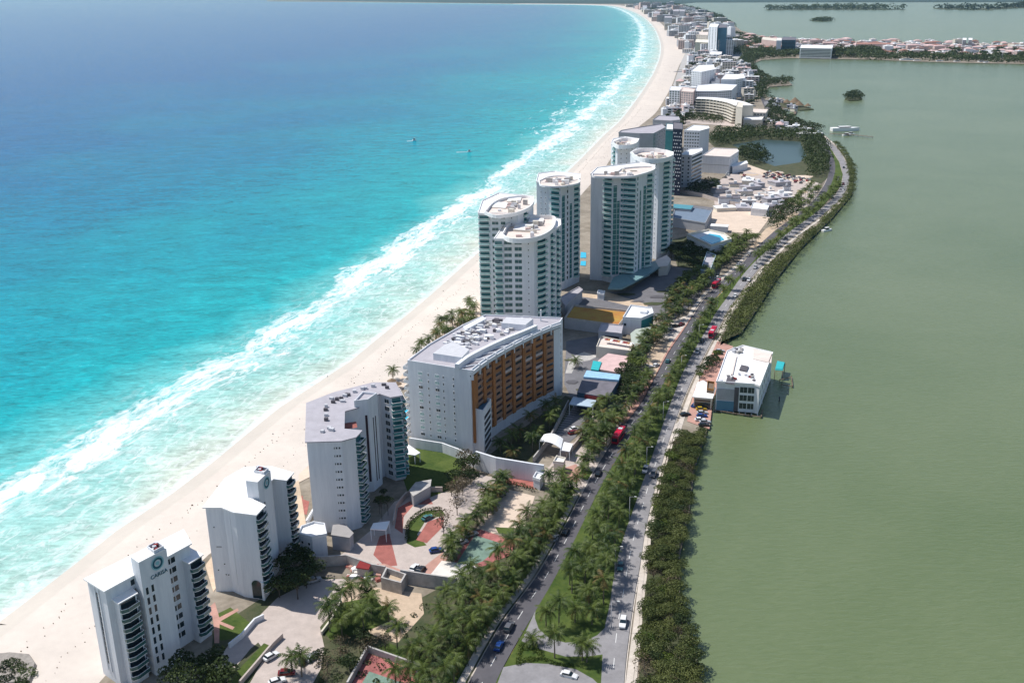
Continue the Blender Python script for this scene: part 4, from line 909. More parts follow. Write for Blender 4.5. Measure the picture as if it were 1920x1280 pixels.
for k, (x, y, w_, z) in enumerate(((1262, 22, 11, 44), (1274, 22, 10, 48), (1225, 26, 12, 36), (1246, 34, 14, 40), (1205, 14, 8, 30))): boxy(['hazy tall hotel left of the hazy pair', 'hazy tall hotel right of the hazy pair', 'hazy hotel nearest the far beach curve', 'hazy wide hotel below the hazy pair', 'hazy small hotel far up the beach'][k], [(x, y), (x+w_, y), (x+w_, y-3), (x, y-3)], z, [greyw, greyw, pinkw, greyw, white][k], greyroof, 'hotel', 'hotel')
boxy('long red-roofed hotel on the far peninsula', [(1605, 84), (1668, 84), (1670, 81), (1607, 80.5)], 17, pinkw, redroof, 'hotel', 'hotel')
boxy('long white hotel complex on the far peninsula right of the blue hotel', [(1500, 91), (1560, 92), (1562, 86), (1502, 85)], 22, white, whiteroof, 'hotel', 'hotel', bands=(0,))

# ---- lagoon-side restaurant building on piles
Z = 12
B = Bld('lagoon_building', 'white flat-roofed building standing over the green lagoon', 'building', G(1390, 700))
R1 = GP([(1344, 717), (1415, 722), (1424, 725), (1448, 663), (1393, 650), (1364, 660)], Z)
B.prism('wall', R1, 0, Z, white); B.roof('roof', R1, Z, whiteroof, .3, .5)
Q = GP([(1412, 672), (1446, 680), (1448, 663), (1412, 653)], Z+.8); B.prism('beige_roof_section', Q, Z+.3, Z+.8, beigeroof)
Q = GP([(1370, 700), (1378, 672), (1382, 665), (1374, 700)], Z+1.2); B.prism('roof_pipe_rack', Q, Z+.3, Z+.9, beigeroof)
Q = GP([(1386, 692), (1400, 695), (1404, 686), (1390, 683)], Z+1); B.prism('skylight', Q, Z+.3, Z+.9, equipd)
Q = GP([(1360, 717), (1377, 720), (1380, 708), (1364, 705)], Z+.6); B.prism('roof_opening', Q, Z+.3, Z+.5, equipd)
for k in range(14):
    x, y = G(rnd.uniform(1350, 1415), rnd.uniform(703, 716), Z); B.boxon('roof_unit', x, y, rnd.uniform(.8, 1.6), rnd.uniform(.6, 1.2), rnd.uniform(.4, 1.1), Z+.31, (equip, equipd, redp, concr)[k % 4], rnd.random())
for k in range(8):
    x, y = G(rnd.uniform(1372, 1405), rnd.uniform(654, 664), Z); B.boxon('roof_unit', x, y, rnd.uniform(.8, 2.2), rnd.uniform(.6, 1.6), rnd.uniform(.4, 1.3), Z+.31, (equip, concr, equipd)[k % 3], rnd.random())
a, b = R1[0], R1[1]; L1 = elen(a, b)
for f in range(3):
    for u in (.72, .93): B.win(a, b, L1*u, 1.4+f*3.5, 2.9, 2.5, glass)
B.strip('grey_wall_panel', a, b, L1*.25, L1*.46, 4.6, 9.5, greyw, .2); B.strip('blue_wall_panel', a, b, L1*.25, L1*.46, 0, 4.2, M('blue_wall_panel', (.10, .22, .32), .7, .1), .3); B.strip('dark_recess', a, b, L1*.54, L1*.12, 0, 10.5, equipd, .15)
a, b = R1[1], R1[3]; a, b = R1[2], R1[3]; L1 = elen(a, b)
for k in range(6): B.win(a, b, L1*(k+.5)/6, 7, 2.4, 2.2, glass); B.win(a, b, L1*(k+.5)/6, 2.5, 2.4, 2.2, glass)
mb = MB()
for i in range(8):
    for j in range(4):
        p = Vector(R1[0]).lerp(Vector(R1[2]), i/7).lerp(Vector(R1[5]).lerp(Vector(R1[3]), i/7), j/3); mb.tube((p.x-B.o.x, p.y-B.o.y, -1.5), (p.x-B.o.x, p.y-B.o.y, .02), .25, .25, concr)
mb.build('pile_row', B.t)
B = Bld('shop', 'small white-roofed shop on pink forecourt by the lagoon', 'shop', G(1320, 750)); Q = GP([(1301, 744), (1334, 747), (1340, 728), (1318, 715), (1310, 718)], 5); B.prism('wall', Q, 0, 5, cream); B.roof('roof', Q, 5, whiteroof, .5, 0); a, b = Q[0], Q[1]; B.strip('shop_front', a, b, elen(a, b)/2, elen(a, b)*.9, .3, 3, glass, .06); B.strip('shop_sign', a, b, elen(a, b)/2, elen(a, b)*.9, 3.3, 4.2, wood, .2)
B = Bld('shop_annex', 'dark brown framed terrace annex between shop and lagoon building', 'terrace', G(1332, 727)); Q = GP([(1325, 731), (1338, 733), (1340, 719), (1326, 717)], 6.5); B.prism('deck', Q, 0, 6.5, wood); B.ring('timber_rail', Q, .2, 6.5, 7.4, M('amber_timber', (.30, .14, .04), .8, .2, 1))
B = Bld('boat_canopy', 'small turquoise canopy standing in the water behind the lagoon building', 'canopy', G(1462, 688)); Q = GP([(1453, 692), (1468, 693), (1472, 679), (1457, 676)], 4); B.prism('canopy_roof', Q, 3.6, 4.2, canvas_teal, None, .9)
for p in Q: mb = MB(); mb.tube((p[0]-B.o.x, p[1]-B.o.y, -1.5), (p[0]-B.o.x, p[1]-B.o.y, 3.6), .15, .15, wood); mb.build('post', B.t)
def pier(label, pts, w=1.6, z=.7):
    P = [Vector(p) for p in GP(pts)]; B = Bld('jetty', label, 'jetty', P[0])
    for i in range(len(P)-1):
        d = P[i+1]-P[i]; mb = MB(); mb.box(0, d.length, -w/2, w/2, 0, .25, wood); link('deck', mb.mesh('deck'), B.t, (P[i].x-B.o.x, P[i].y-B.o.y, z+.01*i), atan2(d.y, d.x))
        n = max(1, int(d.length/5))
        for k in range(n+1): q = P[i]+d*(k/n)-B.o.xy; mb = MB(); mb.tube((q.x, q.y, -1.6), (q.x, q.y, z+.6), .16, .16, wood, 5); mb.build('pile', B.t)
pier('thin jetty frame in the green water in front of the lagoon building', [(1340, 768), (1380, 775), (1427, 781), (1430, 768)], .5, -.2)
pier('short jetty frame right of the turquoise canopy', [(1462, 712), (1484, 706), (1486, 724), (1465, 720)], .4, -.2)
pier('long jetty by the lagoon ferry', [(1556, 252), (1600, 254), (1636, 258)], 3)
pier('short jetty by the palapa restaurant', [(1452, 201), (1492, 206), (1490, 215)], 3)

# ---- middle plots: orange court, white house, arc roof, canopies, pool building, yards
B = Bld('walled_court', 'orange and yellow sports court on a raised deck', 'sports court', G(1110, 590)); Q = GP([(1058, 598), (1160, 612), (1180, 585), (1075, 574)], 5); B.prism('wall', Q, 0, 5, greyw); B.prism('court_surface', inset(Q, .5), 5.003, 5.03, orangec); B.ring('parapet', Q, .3, 5, 6.0, concr)
B = Bld('white_house', 'white box house with teal end wall beside the orange court', 'building', G(1195, 600)); Q = GP([(1168, 598), (1202, 600), (1225, 590), (1222, 580), (1182, 575)], 8); B.prism('wall', Q, 0, 8, white); B.roof('roof', Q, 8, whiteroof, .1, .9, white); a, b = Q[1], Q[2]; B.strip('teal_panel', a, b, elen(a, b)*.5, elen(a, b)*.95, 1, 7.6, M('teal_wall', (.02, .20, .20), .6, .15), .15); a, b = Q[0], Q[1]; B.win(a, b, elen(a, b)*.12, 4.5, 1.2, 1.4); B.prism('roof_house', GP([(1200, 584), (1212, 585), (1216, 579), (1204, 578)], 9.5), 8.3, 9.5, white)
B = Bld('arc_roof_pavilion', 'pale grey-green roof pavilion with curved left edge', 'pavilion', G(1205, 630)); Q = GP([(1222, 612), (1205, 640), (1190, 652), (1184, 640), (1182, 625), (1192, 617)], 5); B.prism('roof_slab', Q, 4.4, 5, M('sage_roof', (.40, .44, .38), .8, .08)); B.prism('wall', inset(Q, 1), 0, 4.4, greyw)
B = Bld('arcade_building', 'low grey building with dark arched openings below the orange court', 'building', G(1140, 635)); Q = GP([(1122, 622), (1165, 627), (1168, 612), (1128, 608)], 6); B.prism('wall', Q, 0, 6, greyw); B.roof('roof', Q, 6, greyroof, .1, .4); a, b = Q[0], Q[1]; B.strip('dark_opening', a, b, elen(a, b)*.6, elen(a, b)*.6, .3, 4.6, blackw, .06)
B = Bld('terrace_building', 'beige terrace building crowded with dark red parasols', 'restaurant', G(1155, 650)); Q = GP([(1118, 652), (1182, 660), (1188, 645), (1126, 632)], 5); B.prism('wall', Q, 0, 5, cream, beigeroof); B.ring('parapet', Q, .3, 5, 5.8, cream)
def parasol(loc, m, label, grp=None, r=1.5, h=2.4):
    o = thing('parasol', label, 'parasol', loc, 0, grp); mb = MB(); mb.tube((0, 0, 0), (0, 0, h), .05, .05, whitetrim, 5); mb.build('pole', o)
    mb = MB(); n = 8
    for i in range(n): mb.face([(r*cos(2*pi*i/n), r*sin(2*pi*i/n), h-.45), (r*cos(2*pi*(i+1)/n), r*sin(2*pi*(i+1)/n), h-.45), (0, 0, h+.15)], m)
    mb.build('shade', o)
for k in range(11): x, y = G(1138+k*4.6, 643.5+k*.8, 5); parasol((x, y, 5.01), (redp, ochre, canvas_white, redp)[k % 4], 'parasol on the beige terrace building beside the curved hotel', 'parasols on the beige terrace', 1.3)
B = Bld('courtyard_building', 'low brown and pink courtyard building with turquoise left end', 'building', G(1150, 690)); Q = GP([(1112, 690), (1170, 700), (1178, 668), (1140, 662), (1122, 675)], 4.5); B.prism('wall', Q, 0, 4.5, pinkw, pinkroof); Q2 = GP([(1108, 692), (1122, 694), (1128, 678), (1112, 676)], 5); B.prism('turquoise_wing', Q2, 0, 5, canvas_teal)
B = Bld('blue_canopy_roof', 'dark flat-roofed building with light blue striped canopy', 'building', G(1130, 740)); Q = GP([(1082, 735), (1140, 745), (1165, 705), (1098, 695)], 7); B.prism('wall', Q, 0, 7, M('navy_wall', (.03, .07, .11), .7, .1), darkroof); Q2 = GP([(1094, 706), (1160, 712), (1163, 702), (1100, 694)], 8); B.prism('canopy', Q2, 7.1, 8, M('pale_blue_canvas', (.30, .50, .68), .7, .2, .6)); a, b = Q[0], Q[1]; B.strip('red_fascia', a, b, elen(a, b)*.6, elen(a, b)*.7, 4.6, 6.6, redp, .1)
B = Bld('carport', 'pale blue tilted carport roof over the service yard', 'carport', G(1095, 765)); Q = GP([(1067, 757), (1112, 763), (1118, 750), (1075, 743)], 5); B.prism('roof_sheet', Q, 4.6, 5, M('pale_blue_sheet', (.42, .52, .60), .5, .1)); 
for p in Q: mb = MB(); mb.tube((p[0]*.98+cen(Q)[0]*.02-B.o.x, p[1]*.98+cen(Q)[1]*.02-B.o.y, 0), (p[0]*.98+cen(Q)[0]*.02-B.o.x, p[1]*.98+cen(Q)[1]*.02-B.o.y, 4.6), .12, .12, whitetrim, 5); mb.build('post', B.t)
def canopy(label, px, z, m, name='canopy', posts=True, curve=0):
    Q = GP(px, z); B = Bld(name, label, 'canopy', cen(Q)); n = 8
    if curve:
        A_, B_, C_, D_ = [Vector(q) for q in Q]; mb = MB()
        for i in range(n):
            z0, z1 = z+curve*sin(pi*i/n), z+curve*sin(pi*(i+1)/n)
            p = [A_.lerp(B_, i/n), A_.lerp(B_, (i+1)/n), D_.lerp(C_, (i+1)/n), D_.lerp(C_, i/n)]; zz = [z0, z1, z1, z0]
            mb.face([(p[k].x-B.o.x, p[k].y-B.o.y, zz[k]) for k in range(4)], m); mb.face([(p[k].x-B.o.x, p[k].y-B.o.y, zz[k]-.15) for k in (3, 2, 1, 0)], m)
        mb.build('roof_sheet', B.t)
    else: B.prism('roof_sheet', Q, z-.3, z, m)
    if posts:
        c = Vector(cen(Q))
        for p in Q: q = Vector(p).lerp(c, .06)-B.o.xy; mb = MB(); mb.tube((q.x, q.y, 0), (q.x, q.y, z-.15), .13, .13, whitetrim, 5); mb.build('post', B.t)
    return B
canopy('arched white gate canopy left of the palm plot', [(1010, 828), (1052, 841), (1056, 822), (1020, 814)], 4.5, canvas_white, curve=1.2)
canopy('small square white canopy right of the arched gate canopy', [(1050, 843), (1068, 846), (1074, 832), (1058, 828)], 4, canvas_white)
canopy('white entrance canopy in front of the grey-roofed condo block', [(694, 991), (724, 993), (731, 976), (700, 980)], 4.5, canvas_white)
canopy('small white canopy roof beside the back lawn', [(757, 850), (778, 853), (788, 848), (766, 833), (756, 838)], 4, canvas_white)
B = boxy('small cream guard house beside the gate drive', [(1038, 868), (1056, 870), (1060, 862), (1044, 858)], 3.5, cream, whiteroof, 'guard house', 'guard_house')
B = boxy('small white pump house on the roadside wall', [(1000, 898), (1012, 902), (1018, 892), (1006, 888)], 3.5, white, whiteroof, 'hut', 'hut')
B = Bld('pool_building', 'white building with bright blue rooftop pool', 'building', G(1325, 455)); Q = GP([(1288, 442), (1333, 463), (1372, 451), (1358, 440), (1328, 433)], 8); B.prism('wall', Q, 0, 8, white); B.ring('parapet', Q, .4, 8, 9.4, cream); B.prism('pool', GP([(1312, 446), (1335, 457), (1358, 449), (1350, 441), (1330, 438)], 8.3), 8.003, 8.3, poolw)
B = boxy('low grey yard building beside the wavy towers', [(1262, 410), (1322, 420), (1335, 396), (1290, 388), (1265, 395)], 6, greyw, M('blue_grey_roof', (.16, .21, .28), .8, .12), 'building', 'building')
B = boxy('small teal canopy roof on the grey yard building', [(1262, 390), (1295, 393), (1300, 386), (1264, 383)], 8, greyw, M('teal_roof', (.08, .26, .32), .7, .12), 'building', 'building', par=0)
B = boxy('bright white flat box on the construction lot', [(1408, 392), (1438, 395), (1442, 387), (1412, 381)], 5, white, whiteroof, 'building', 'building')
B = boxy('long low white shed under the sandy lot', [(1332, 424), (1364, 426), (1366, 422), (1334, 420)], 4, white, whiteroof, 'shed', 'shed', par=0)
B = boxy('turquoise fronted villa beside the cul-de-sac palms', [(1314, 508), (1330, 512), (1342, 480), (1326, 474)], 6, M('pale_blue_wall', (.40, .52, .58), .8, .1), greyroof, 'house', 'house')
B = boxy('white hut with flat roof on the tan strip', [(1120, 552), (1132, 554), (1134, 548), (1122, 546)], 3, white, whiteroof, 'hut', 'hut')
B = boxy('small white annex with flat roof between the two lowest towers and the condo block', [(560, 1003), (585, 1010), (612, 1004), (608, 985), (588, 982), (566, 990)], 7, white, whiteroof, 'building', 'annex', faces=((0, 2),), ww=.8, wh=.9)
B = boxy('grey tilted entrance roof beside the white annex', [(622, 1003), (655, 1008), (662, 1000), (645, 983), (625, 985)], 5, greyw, M('grey_tilt_roof', (.33, .31, .30), .8, .08), 'building', 'annex', par=0)
B = boxy('low curved grey garage wall building above the back drive', [(768, 920), (780, 905), (808, 900), (806, 912), (775, 930)], 4, greyw, concr, 'building', 'garage', par=0)
B = Bld('open_tank', 'roofless grey block enclosure filled with earth', 'tank', G(730, 1090)); Q = GP([(714, 1082), (752, 1092), (762, 1075), (724, 1062)], 4); B.ring('wall', Q, .5, 0, 4, concr); B.prism('earth_fill', inset(Q, .6), 0, 2.2, tan)
B = Bld('work_shelter', 'small shed with dark red roof on the debris yard', 'shed', G(680, 1068)); Q = GP([(669, 1063), (690, 1066), (694, 1056), (676, 1052)], 3.2); B.prism('wall', Q, 0, 3, concr); B.roof('roof', Q, 3, redp, .3, 0)
def wall(label, pts, h, m, t=.5, name='boundary_wall'):
    P = [Vector(p) for p in GP(pts)]; B = Bld(name, label, 'wall', P[0])
    for i in range(len(P)-1):
        d = P[i+1]-P[i]; mb = MB(); mb.box(0, d.length+(t/2 if i < len(P)-2 else 0), -t/2, t/2, 0, h-.01*(i % 2), m); link('wall_panel', mb.mesh('wall_panel'), B.t, (P[i].x-B.o.x, P[i].y-B.o.y, 0), atan2(d.y, d.x))
wall('tall white retaining wall beside the curved hotel garden', [(893, 878), (930, 890), (1000, 902), (1020, 905)], 7, white, .8)
wall('white wall along the lawn below the curved hotel', [(768, 838), (830, 848), (862, 860), (893, 878)], 4, white, .6)
wall('long grey block wall below the white terrace', [(752, 1092), (800, 1100), (858, 1108)], 4.5, concr)
wall('grey retaining wall of the condo forecourt', [(560, 1055), (600, 1062), (650, 1058), (700, 1076), (724, 1080)], 3.5, concr)
wall('curved low wall around the red forecourt band', [(738, 985), (742, 955), (762, 932), (795, 922), (830, 922)], 2, pave)
wall('boundary wall between service yard and curved hotel garden', [(1000, 868), (1030, 830), (1066, 760)], 2.5, concr)
wall('boundary wall on the road side of the service yard', [(1062, 860), (1085, 832), (1112, 790)], 2.5, pave)
wall('pale wall beside the entrance drive lawn', [(603, 1190), (622, 1165), (640, 1130)], 1.2, cream)
wall('low wall below the star-shaped path', [(430, 1215), (455, 1195), (478, 1168), (495, 1160)], 1.6, white)
wall('fence wall along the entrance drive verge', [(450, 1285), (480, 1250), (512, 1212), (530, 1195)], 1.5, pave)
wall('low wall round the worn sports court', [(652, 1290), (690, 1222), (786, 1256), (780, 1280)], 2, concr)
wall('curving pale wall in front of the construction lot', [(1275, 362), (1310, 368), (1350, 380), (1390, 388)], 3, pave)
wall('grey wall of the sandy parking lot', [(946, 890), (1018, 902)], 1.5, red)
wall('stepped wall behind the white annex', [(575, 985), (590, 960), (600, 940)], 2, white)

# ------------------------------------------------------------------ vegetation
def frond_geo(mb, L, e, droop, az, m, rs, z0=0.0, n=9):
    P = [Vector((0, 0, z0))]; ang = e
    for i in range(n): ang = e-droop*(i+1)/n; P.append(P[-1]+Vector((cos(ang), 0, sin(ang)))*(L/n))
    ca, sa = cos(az), sin(az)
    R = lambda v: (v.x*ca-v.y*sa, v.x*sa+v.y*ca, v.z)
    w = .06
    mb.face([R(P[0]+Vector((0, w, 0))), R(P[0]-Vector((0, w, 0))), R(P[n//2]-Vector((0, w, 0))), R(P[n//2]+Vector((0, w, 0)))], m)
    mb.face([R(P[n//2]+Vector((0, w, 0))), R(P[n//2]-Vector((0, w, 0))), R(P[n])], m)
    for i in range(1, n):
        t = i/n; l = L*.31*sin(pi*(t*.8+.16))*rs.uniform(.85, 1.1); d = (P[i+1]-P[i-1]).normalized()
        for sg in (-1, 1):
            b0 = P[i]-d*(L/n*.42); b1 = P[i]+d*(L/n*.40); tip = P[i]+d*(l*.55)+Vector((0, sg*l*.8, -l*rs.uniform(.25, .5)))
            mb.face([R(b0), R(b1), R(tip)], m)
def palm_parts(seed, dry=False):
    rs = random.Random(seed); out = []
    nf = rs.randint(20, 26)
    for k in range(nf):
        lay = k/nf; e = radians(72-lay*85+rs.uniform(-8, 8)); droop = radians(70+25*rs.random()+lay*10); L = rs.uniform(3.7, 4.6)*(1-.15*(lay > .85))
        out.append((L, e, droop, k*2.399+rs.uniform(-.2, .2), palmdry if (lay > .9 and rs.random() < .3) or (dry and rs.random() < .22) else palmleaf, rs))
    return out
def crown_mesh(seed, dry=False):
    mb = MB()
    for a in palm_parts(seed, dry): frond_geo(mb, a[0], a[1], a[2], a[3], a[4], a[5])
    return mb.mesh('crown')
def trunk_mesh(seed):
    rs = random.Random(seed); mb = MB(); n = 5; bend = rs.uniform(-.06, .06); P = [Vector((bend*(1-cos(i/n*2))*3, bend*i/n, i/n)) for i in range(n+1)]
    for i in range(n): mb.tube(P[i], P[i+1], .2-.07*i/n, .2-.07*(i+1)/n, bark, 6)
    return mb.mesh('trunk'), P[-1]
CROWNS = [crown_mesh(i, i % 4 == 3) for i in range(8)]
TRUNKS = [trunk_mesh(i) for i in range(5)]
FROND = []
for k in range(10):
    rs = random.Random(50+k); mb = MB(); frond_geo(mb, rs.uniform(3.8, 4.4), radians(75-k*9.5), radians(78+k*2), 0, palmdry if k == 9 else palmleaf, rs); FROND.append(mb.mesh('frond'))
NP = [0]
PQ = []; TQ = []
def section(y): return 'near the bottom edge' if y < 240 else 'level with the turning lawn' if y < 268 else 'level with the white terrace' if y < 300 else 'level with the gate' if y < 335 else 'level with the nearest red bus' if y < 375 else 'level with the shop' if y < 430 else 'further up'
def palm(x, y, h, label, group, fine=False, z=0, s=1.0):
    if group: label = ('short ' if h < 5 else 'mid-height ' if h < 6.6 else 'tall ')+label
    if '{}' in label: label = label.format(section(y))
    PQ.append((x, y, h, label, group, fine, z, s))
def build_palm(x, y, h, label, group, fine=False, z=0, s=1.0):
    k = rnd.randrange(5); tm, top = TRUNKS[k]; o = thing('palm_tree', label, 'palm tree', (x, y, z), rnd.uniform(0, 6.28), group)
    link('trunk', tm, o, (0, 0, 0), 0, (1, 1, h))
    tp = (top.x, top.y, h)
    if fine:
        nf = 20
        for i in range(nf): link('frond', FROND[min(9, int(i*10/nf))], o, tp, i*2.399+rnd.uniform(-.2, .2), (s,)*3)
    else: link('crown', CROWNS[rnd.randrange(8)], o, tp, rnd.uniform(0, 6.28), (s*rnd.uniform(.9, 1.1),)*3)
    NP[0] += 1; return o
def leafball(seed, n, R, card, m, lobes=5, flat=.7):
    r = np.random.default_rng(seed); V = []; F = []
    lob = [(np.array([0, 0, 0]), 1.0)]+[(np.array([cos(a)*.55, sin(a)*.55, r.uniform(-.25, .3)]), r.uniform(.45, .65)) for a in np.linspace(0, 6.28, lobes, endpoint=False)+r.uniform(0, 1)]
    lob[0] = (np.array([0, 0, .1]), .68)
    for i in range(n):
        c, q = lob[r.integers(len(lob))]; d = r.normal(size=3); d /= np.linalg.norm(d); d[2] = abs(d[2])*1.0 if r.random() < .75 else d[2]
        p = (c+d*q*r.uniform(.75, 1.04))*R; p[2] *= flat
        nn = d+r.normal(size=3)*.55; nn /= np.linalg.norm(nn); u = np.cross(nn, [0, 0, 1.0]); u /= np.linalg.norm(u)+1e-6; v = np.cross(nn, u); s = card*r.uniform(.6, 1.3)
        b = len(V); V += [p-u*s, p-v*s*.6, p+u*s, p+v*s*.7]; F.append((b, b+1, b+2, b+3))
    # a dark inner mass so the crown is not hollow
    me = bpy.data.meshes.new('crown'); me.from_pydata([tuple(v) for v in V], [], F); me.materials.append(m); me.update(); return me
def twig_trunk(R, h):
    mb = MB(); mb.tube((0, 0, 0), (0, 0, h), .16, .1, barkd, 5)
    for k in range(4): a = k*1.6+.3; mb.tube((0, 0, h*.5), (cos(a)*R*.5, sin(a)*R*.5, h*1.15), .09, .04, barkd, 4)
    return mb.mesh('trunk')
MANG = [leafball(i, 1100, 3.0, .23, mangl, 6, .6) for i in range(6)]
TREE = [leafball(20+i, 520, 3.0, .30, treel) for i in range(4)]+[leafball(30, 480, 3, .3, lightl)]
DRY = [leafball(40+i, 260, 3.0, .22, dryl) for i in range(3)]
FART = [leafball(60+i, 110, 4.5, 1.0, treel) for i in range(4)]
TT = twig_trunk(3, 2.6)
def tree(x, y, R, h, meshes, label, group, name='tree', cat='tree', z=0):
    if name == 'tree': TQ.append((x, y, R, h, meshes, label, group))
    else: build_tree(x, y, R, h, meshes, label, group, name, cat, z)
def build_tree(x, y, R, h, meshes, label, group, name='tree', cat='tree', z=0):
    o = thing(name, label, cat, (x, y, z), rnd.uniform(0, 6.28), group); s = R/3.0; q = R/4.5 if meshes is FART else s
    link('trunk', TT, o, (0, 0, 0), 0, (s, s, h/2.6)); link('crown', meshes[rnd.randrange(len(meshes))], o, (0, 0, h), rnd.uniform(0, 6.28), (q*rnd.uniform(.85, 1.15), q*rnd.uniform(.85, 1.15), q*rnd.uniform(.8, 1.2))); return o
def canopy_mass(name, pts, R, h, m, n=60, card=.5, label=None, kind='stuff', seed=1, hj=.3, rj=.35):
    r = np.random.default_rng(seed); P = np.array(pts); N = len(P); 
    rad = R*(1+r.uniform(-rj, rj, N)); hh = h*(1+r.uniform(-hj, hj, N))
    d = r.normal(size=(N, n, 3)); d /= np.linalg.norm(d, axis=2, keepdims=True); low = r.random((N, n)) < .8; d[..., 2] = np.where(low, abs(d[..., 2]), d[..., 2])
    pos = d*(rad[:, None]*r.uniform(.75, 1.05, (N, n)))[..., None]; pos[..., 2] *= .75; pos[..., 0] += P[:, 0, None]; pos[..., 1] += P[:, 1, None]; pos[..., 2] += (hh-rad*.5)[:, None]
    pos[..., 2] = np.maximum(pos[..., 2], .2)
    nn = d+r.normal(size=d.shape)*.5; nn /= np.linalg.norm(nn, axis=2, keepdims=True); u = np.cross(nn, [0, 0, 1.0]); u /= np.linalg.norm(u, axis=2, keepdims=True)+1e-6; v = np.cross(nn, u)
    s = (card*r.uniform(.6, 1.3, (N, n)))[..., None]
    V = np.stack([pos-u*s, pos-v*s*.7, pos+u*s, pos+v*s*.7], 2).reshape(-1, 3)
    me = bpy.data.meshes.new(name); nv = len(V); me.vertices.add(nv); me.vertices.foreach_set('co', V.ravel()); me.loops.add(nv); me.loops.foreach_set('vertex_index', np.arange(nv)); me.polygons.add(nv//4); me.polygons.foreach_set('loop_start', np.arange(0, nv, 4)); me.polygons.foreach_set('loop_total', np.full(nv//4, 4)); me.materials.append(m); me.update()
    o = link(name, me); o['kind'] = kind
    if label: o['label'] = label
    return o

# palms: belts surveyed from the photograph
belt = [(700, 1400), (745, 1290), (790, 1215), (830, 1150), (872, 1110), (935, 1060), (985, 1000), (1040, 945), (1072, 920), (1040, 990), (980, 1080), (925, 1160), (858, 1270), (820, 1400)]
for i, (x, y) in enumerate(scatter(belt, 4.25, 260, seed=1)):
    palm(x, y, rnd.uniform(4.5, 9), 'palm left of the dark carriageway, {}', 'palms in the belt left of the dark carriageway', fine=(y < 236))
med = [(1068, 1120), (1068, 1092), (1104, 1020), (1152, 912), (1208, 810), (1230, 768), (1238, 780), (1212, 860), (1180, 945), (1162, 1000), (1146, 1060), (1138, 1120), (1128, 1160), (1100, 1150)]
for i, (x, y) in enumerate(scatter(med, 4.25, 200, seed=2)):
    palm(x, y, rnd.uniform(4.5, 9), 'palm in the wide median, {}', 'palms in the lower median', fine=(y < 246))
med2 = [(1228, 760), (1260, 712), (1282, 668), (1302, 634), (1318, 606), (1336, 580), (1342, 588), (1322, 618), (1300, 655), (1275, 700), (1258, 745), (1242, 775)]
for i, (x, y) in enumerate(scatter(med2, 4.9, 90, seed=3)):
    palm(x, y, rnd.uniform(4, 7.5), 'palm in the narrow upper median, {}', 'palms in the narrow upper median')
med3 = [(1342, 575), (1372, 540), (1420, 492), (1455, 455), (1500, 415), (1535, 385), (1556, 362), (1572, 340), (1574, 360), (1545, 390), (1500, 425), (1440, 478), (1390, 520), (1355, 562)]
for i, (x, y) in enumerate(scatter(med3, 6.5, 70, seed=4)):
    palm(x, y, rnd.uniform(4, 7), 'palm in the far median where the road bends', 'palms in the far median', s=1.1)
kp = offset_line(cll, 2.6); last = None
for p in kp:
    if 225 < p[1] < 420 and (last is None or hypot(p[0]-last[0], p[1]-last[1]) > 6.2): last = p; palm(p[0], p[1], rnd.uniform(3.8, 5.6), 'palm in the kerbside row of the dark carriageway, {}', 'palms in the kerbside row', fine=p[1] < 260)
for lab, grp, pts, sp, n, hh in (
    ('palm in the row along the sandy parking lot', 'palms along the sandy parking lot', [(838, 1045), (860, 1012), (895, 975), (925, 925), (945, 905), (952, 915), (925, 960), (890, 1000), (860, 1040), (845, 1052)], 3.0, 40, (3.5, 5.5)),
    ('palm between the service yard wall and the dark carriageway', 'palms by the service yard', [(1085, 850), (1100, 800), (1130, 772), (1170, 772), (1150, 815), (1128, 850), (1110, 868)], 4.4, 40, (4.5, 8)),
    ('palm beside the tan side plaza', 'palms beside the tan side plaza', [(1180, 690), (1200, 650), (1240, 610), (1262, 600), (1245, 640), (1225, 660), (1205, 700)], 5, 26, (4, 7)),
    ('palm in the gardens right of the wavy towers', 'palms right of the wavy towers', [(1240, 600), (1265, 560), (1290, 530), (1320, 520), (1345, 515), (1325, 545), (1295, 580), (1270, 602)], 5.5, 40, (5, 8)),
    ('palm in the beach garden beside the curved hotel', 'palms in the beach garden', [(775, 690), (830, 620), (880, 585), (900, 610), (850, 640), (800, 668)], 5.5, 26, (5, 8)),
    ('palm in the shady garden below the terracotta hotel front', 'palms below the terracotta front', [(930, 850), (1000, 800), (1050, 760), (1060, 770), (1000, 850), (970, 870)], 6, 18, (4, 7)),
    ('palm on the lawn patch beside the entrance drive', 'palms on the entrance lawn patch', [(612, 1185), (640, 1140), (700, 1130), (735, 1170), (700, 1190), (650, 1200)], 4.6, 9, (5, 8)),
    ('palm in the cul-de-sac bend of the far road', 'palms at the far bend', [(1500, 400), (1475, 395), (1500, 375), (1520, 355), (1536, 360), (1520, 385)], 7, 18, (5, 8)),
    ('palm beside the blue pool building', 'palms beside the pool building', [(1340, 500), (1370, 465), (1400, 450), (1420, 455), (1390, 485), (1350, 515)], 6, 22, (5, 8)),
    ('palm by the gate drive at the end of the red brick strip', 'palms by the gate drive', [(1020, 935), (1030, 915), (1062, 915), (1070, 935), (1050, 950)], 4.5, 9, (5, 8))):
    for (x, y) in scatter(pts, sp, n, seed=len(lab)): palm(x, y, rnd.uniform(*hh), lab, grp)
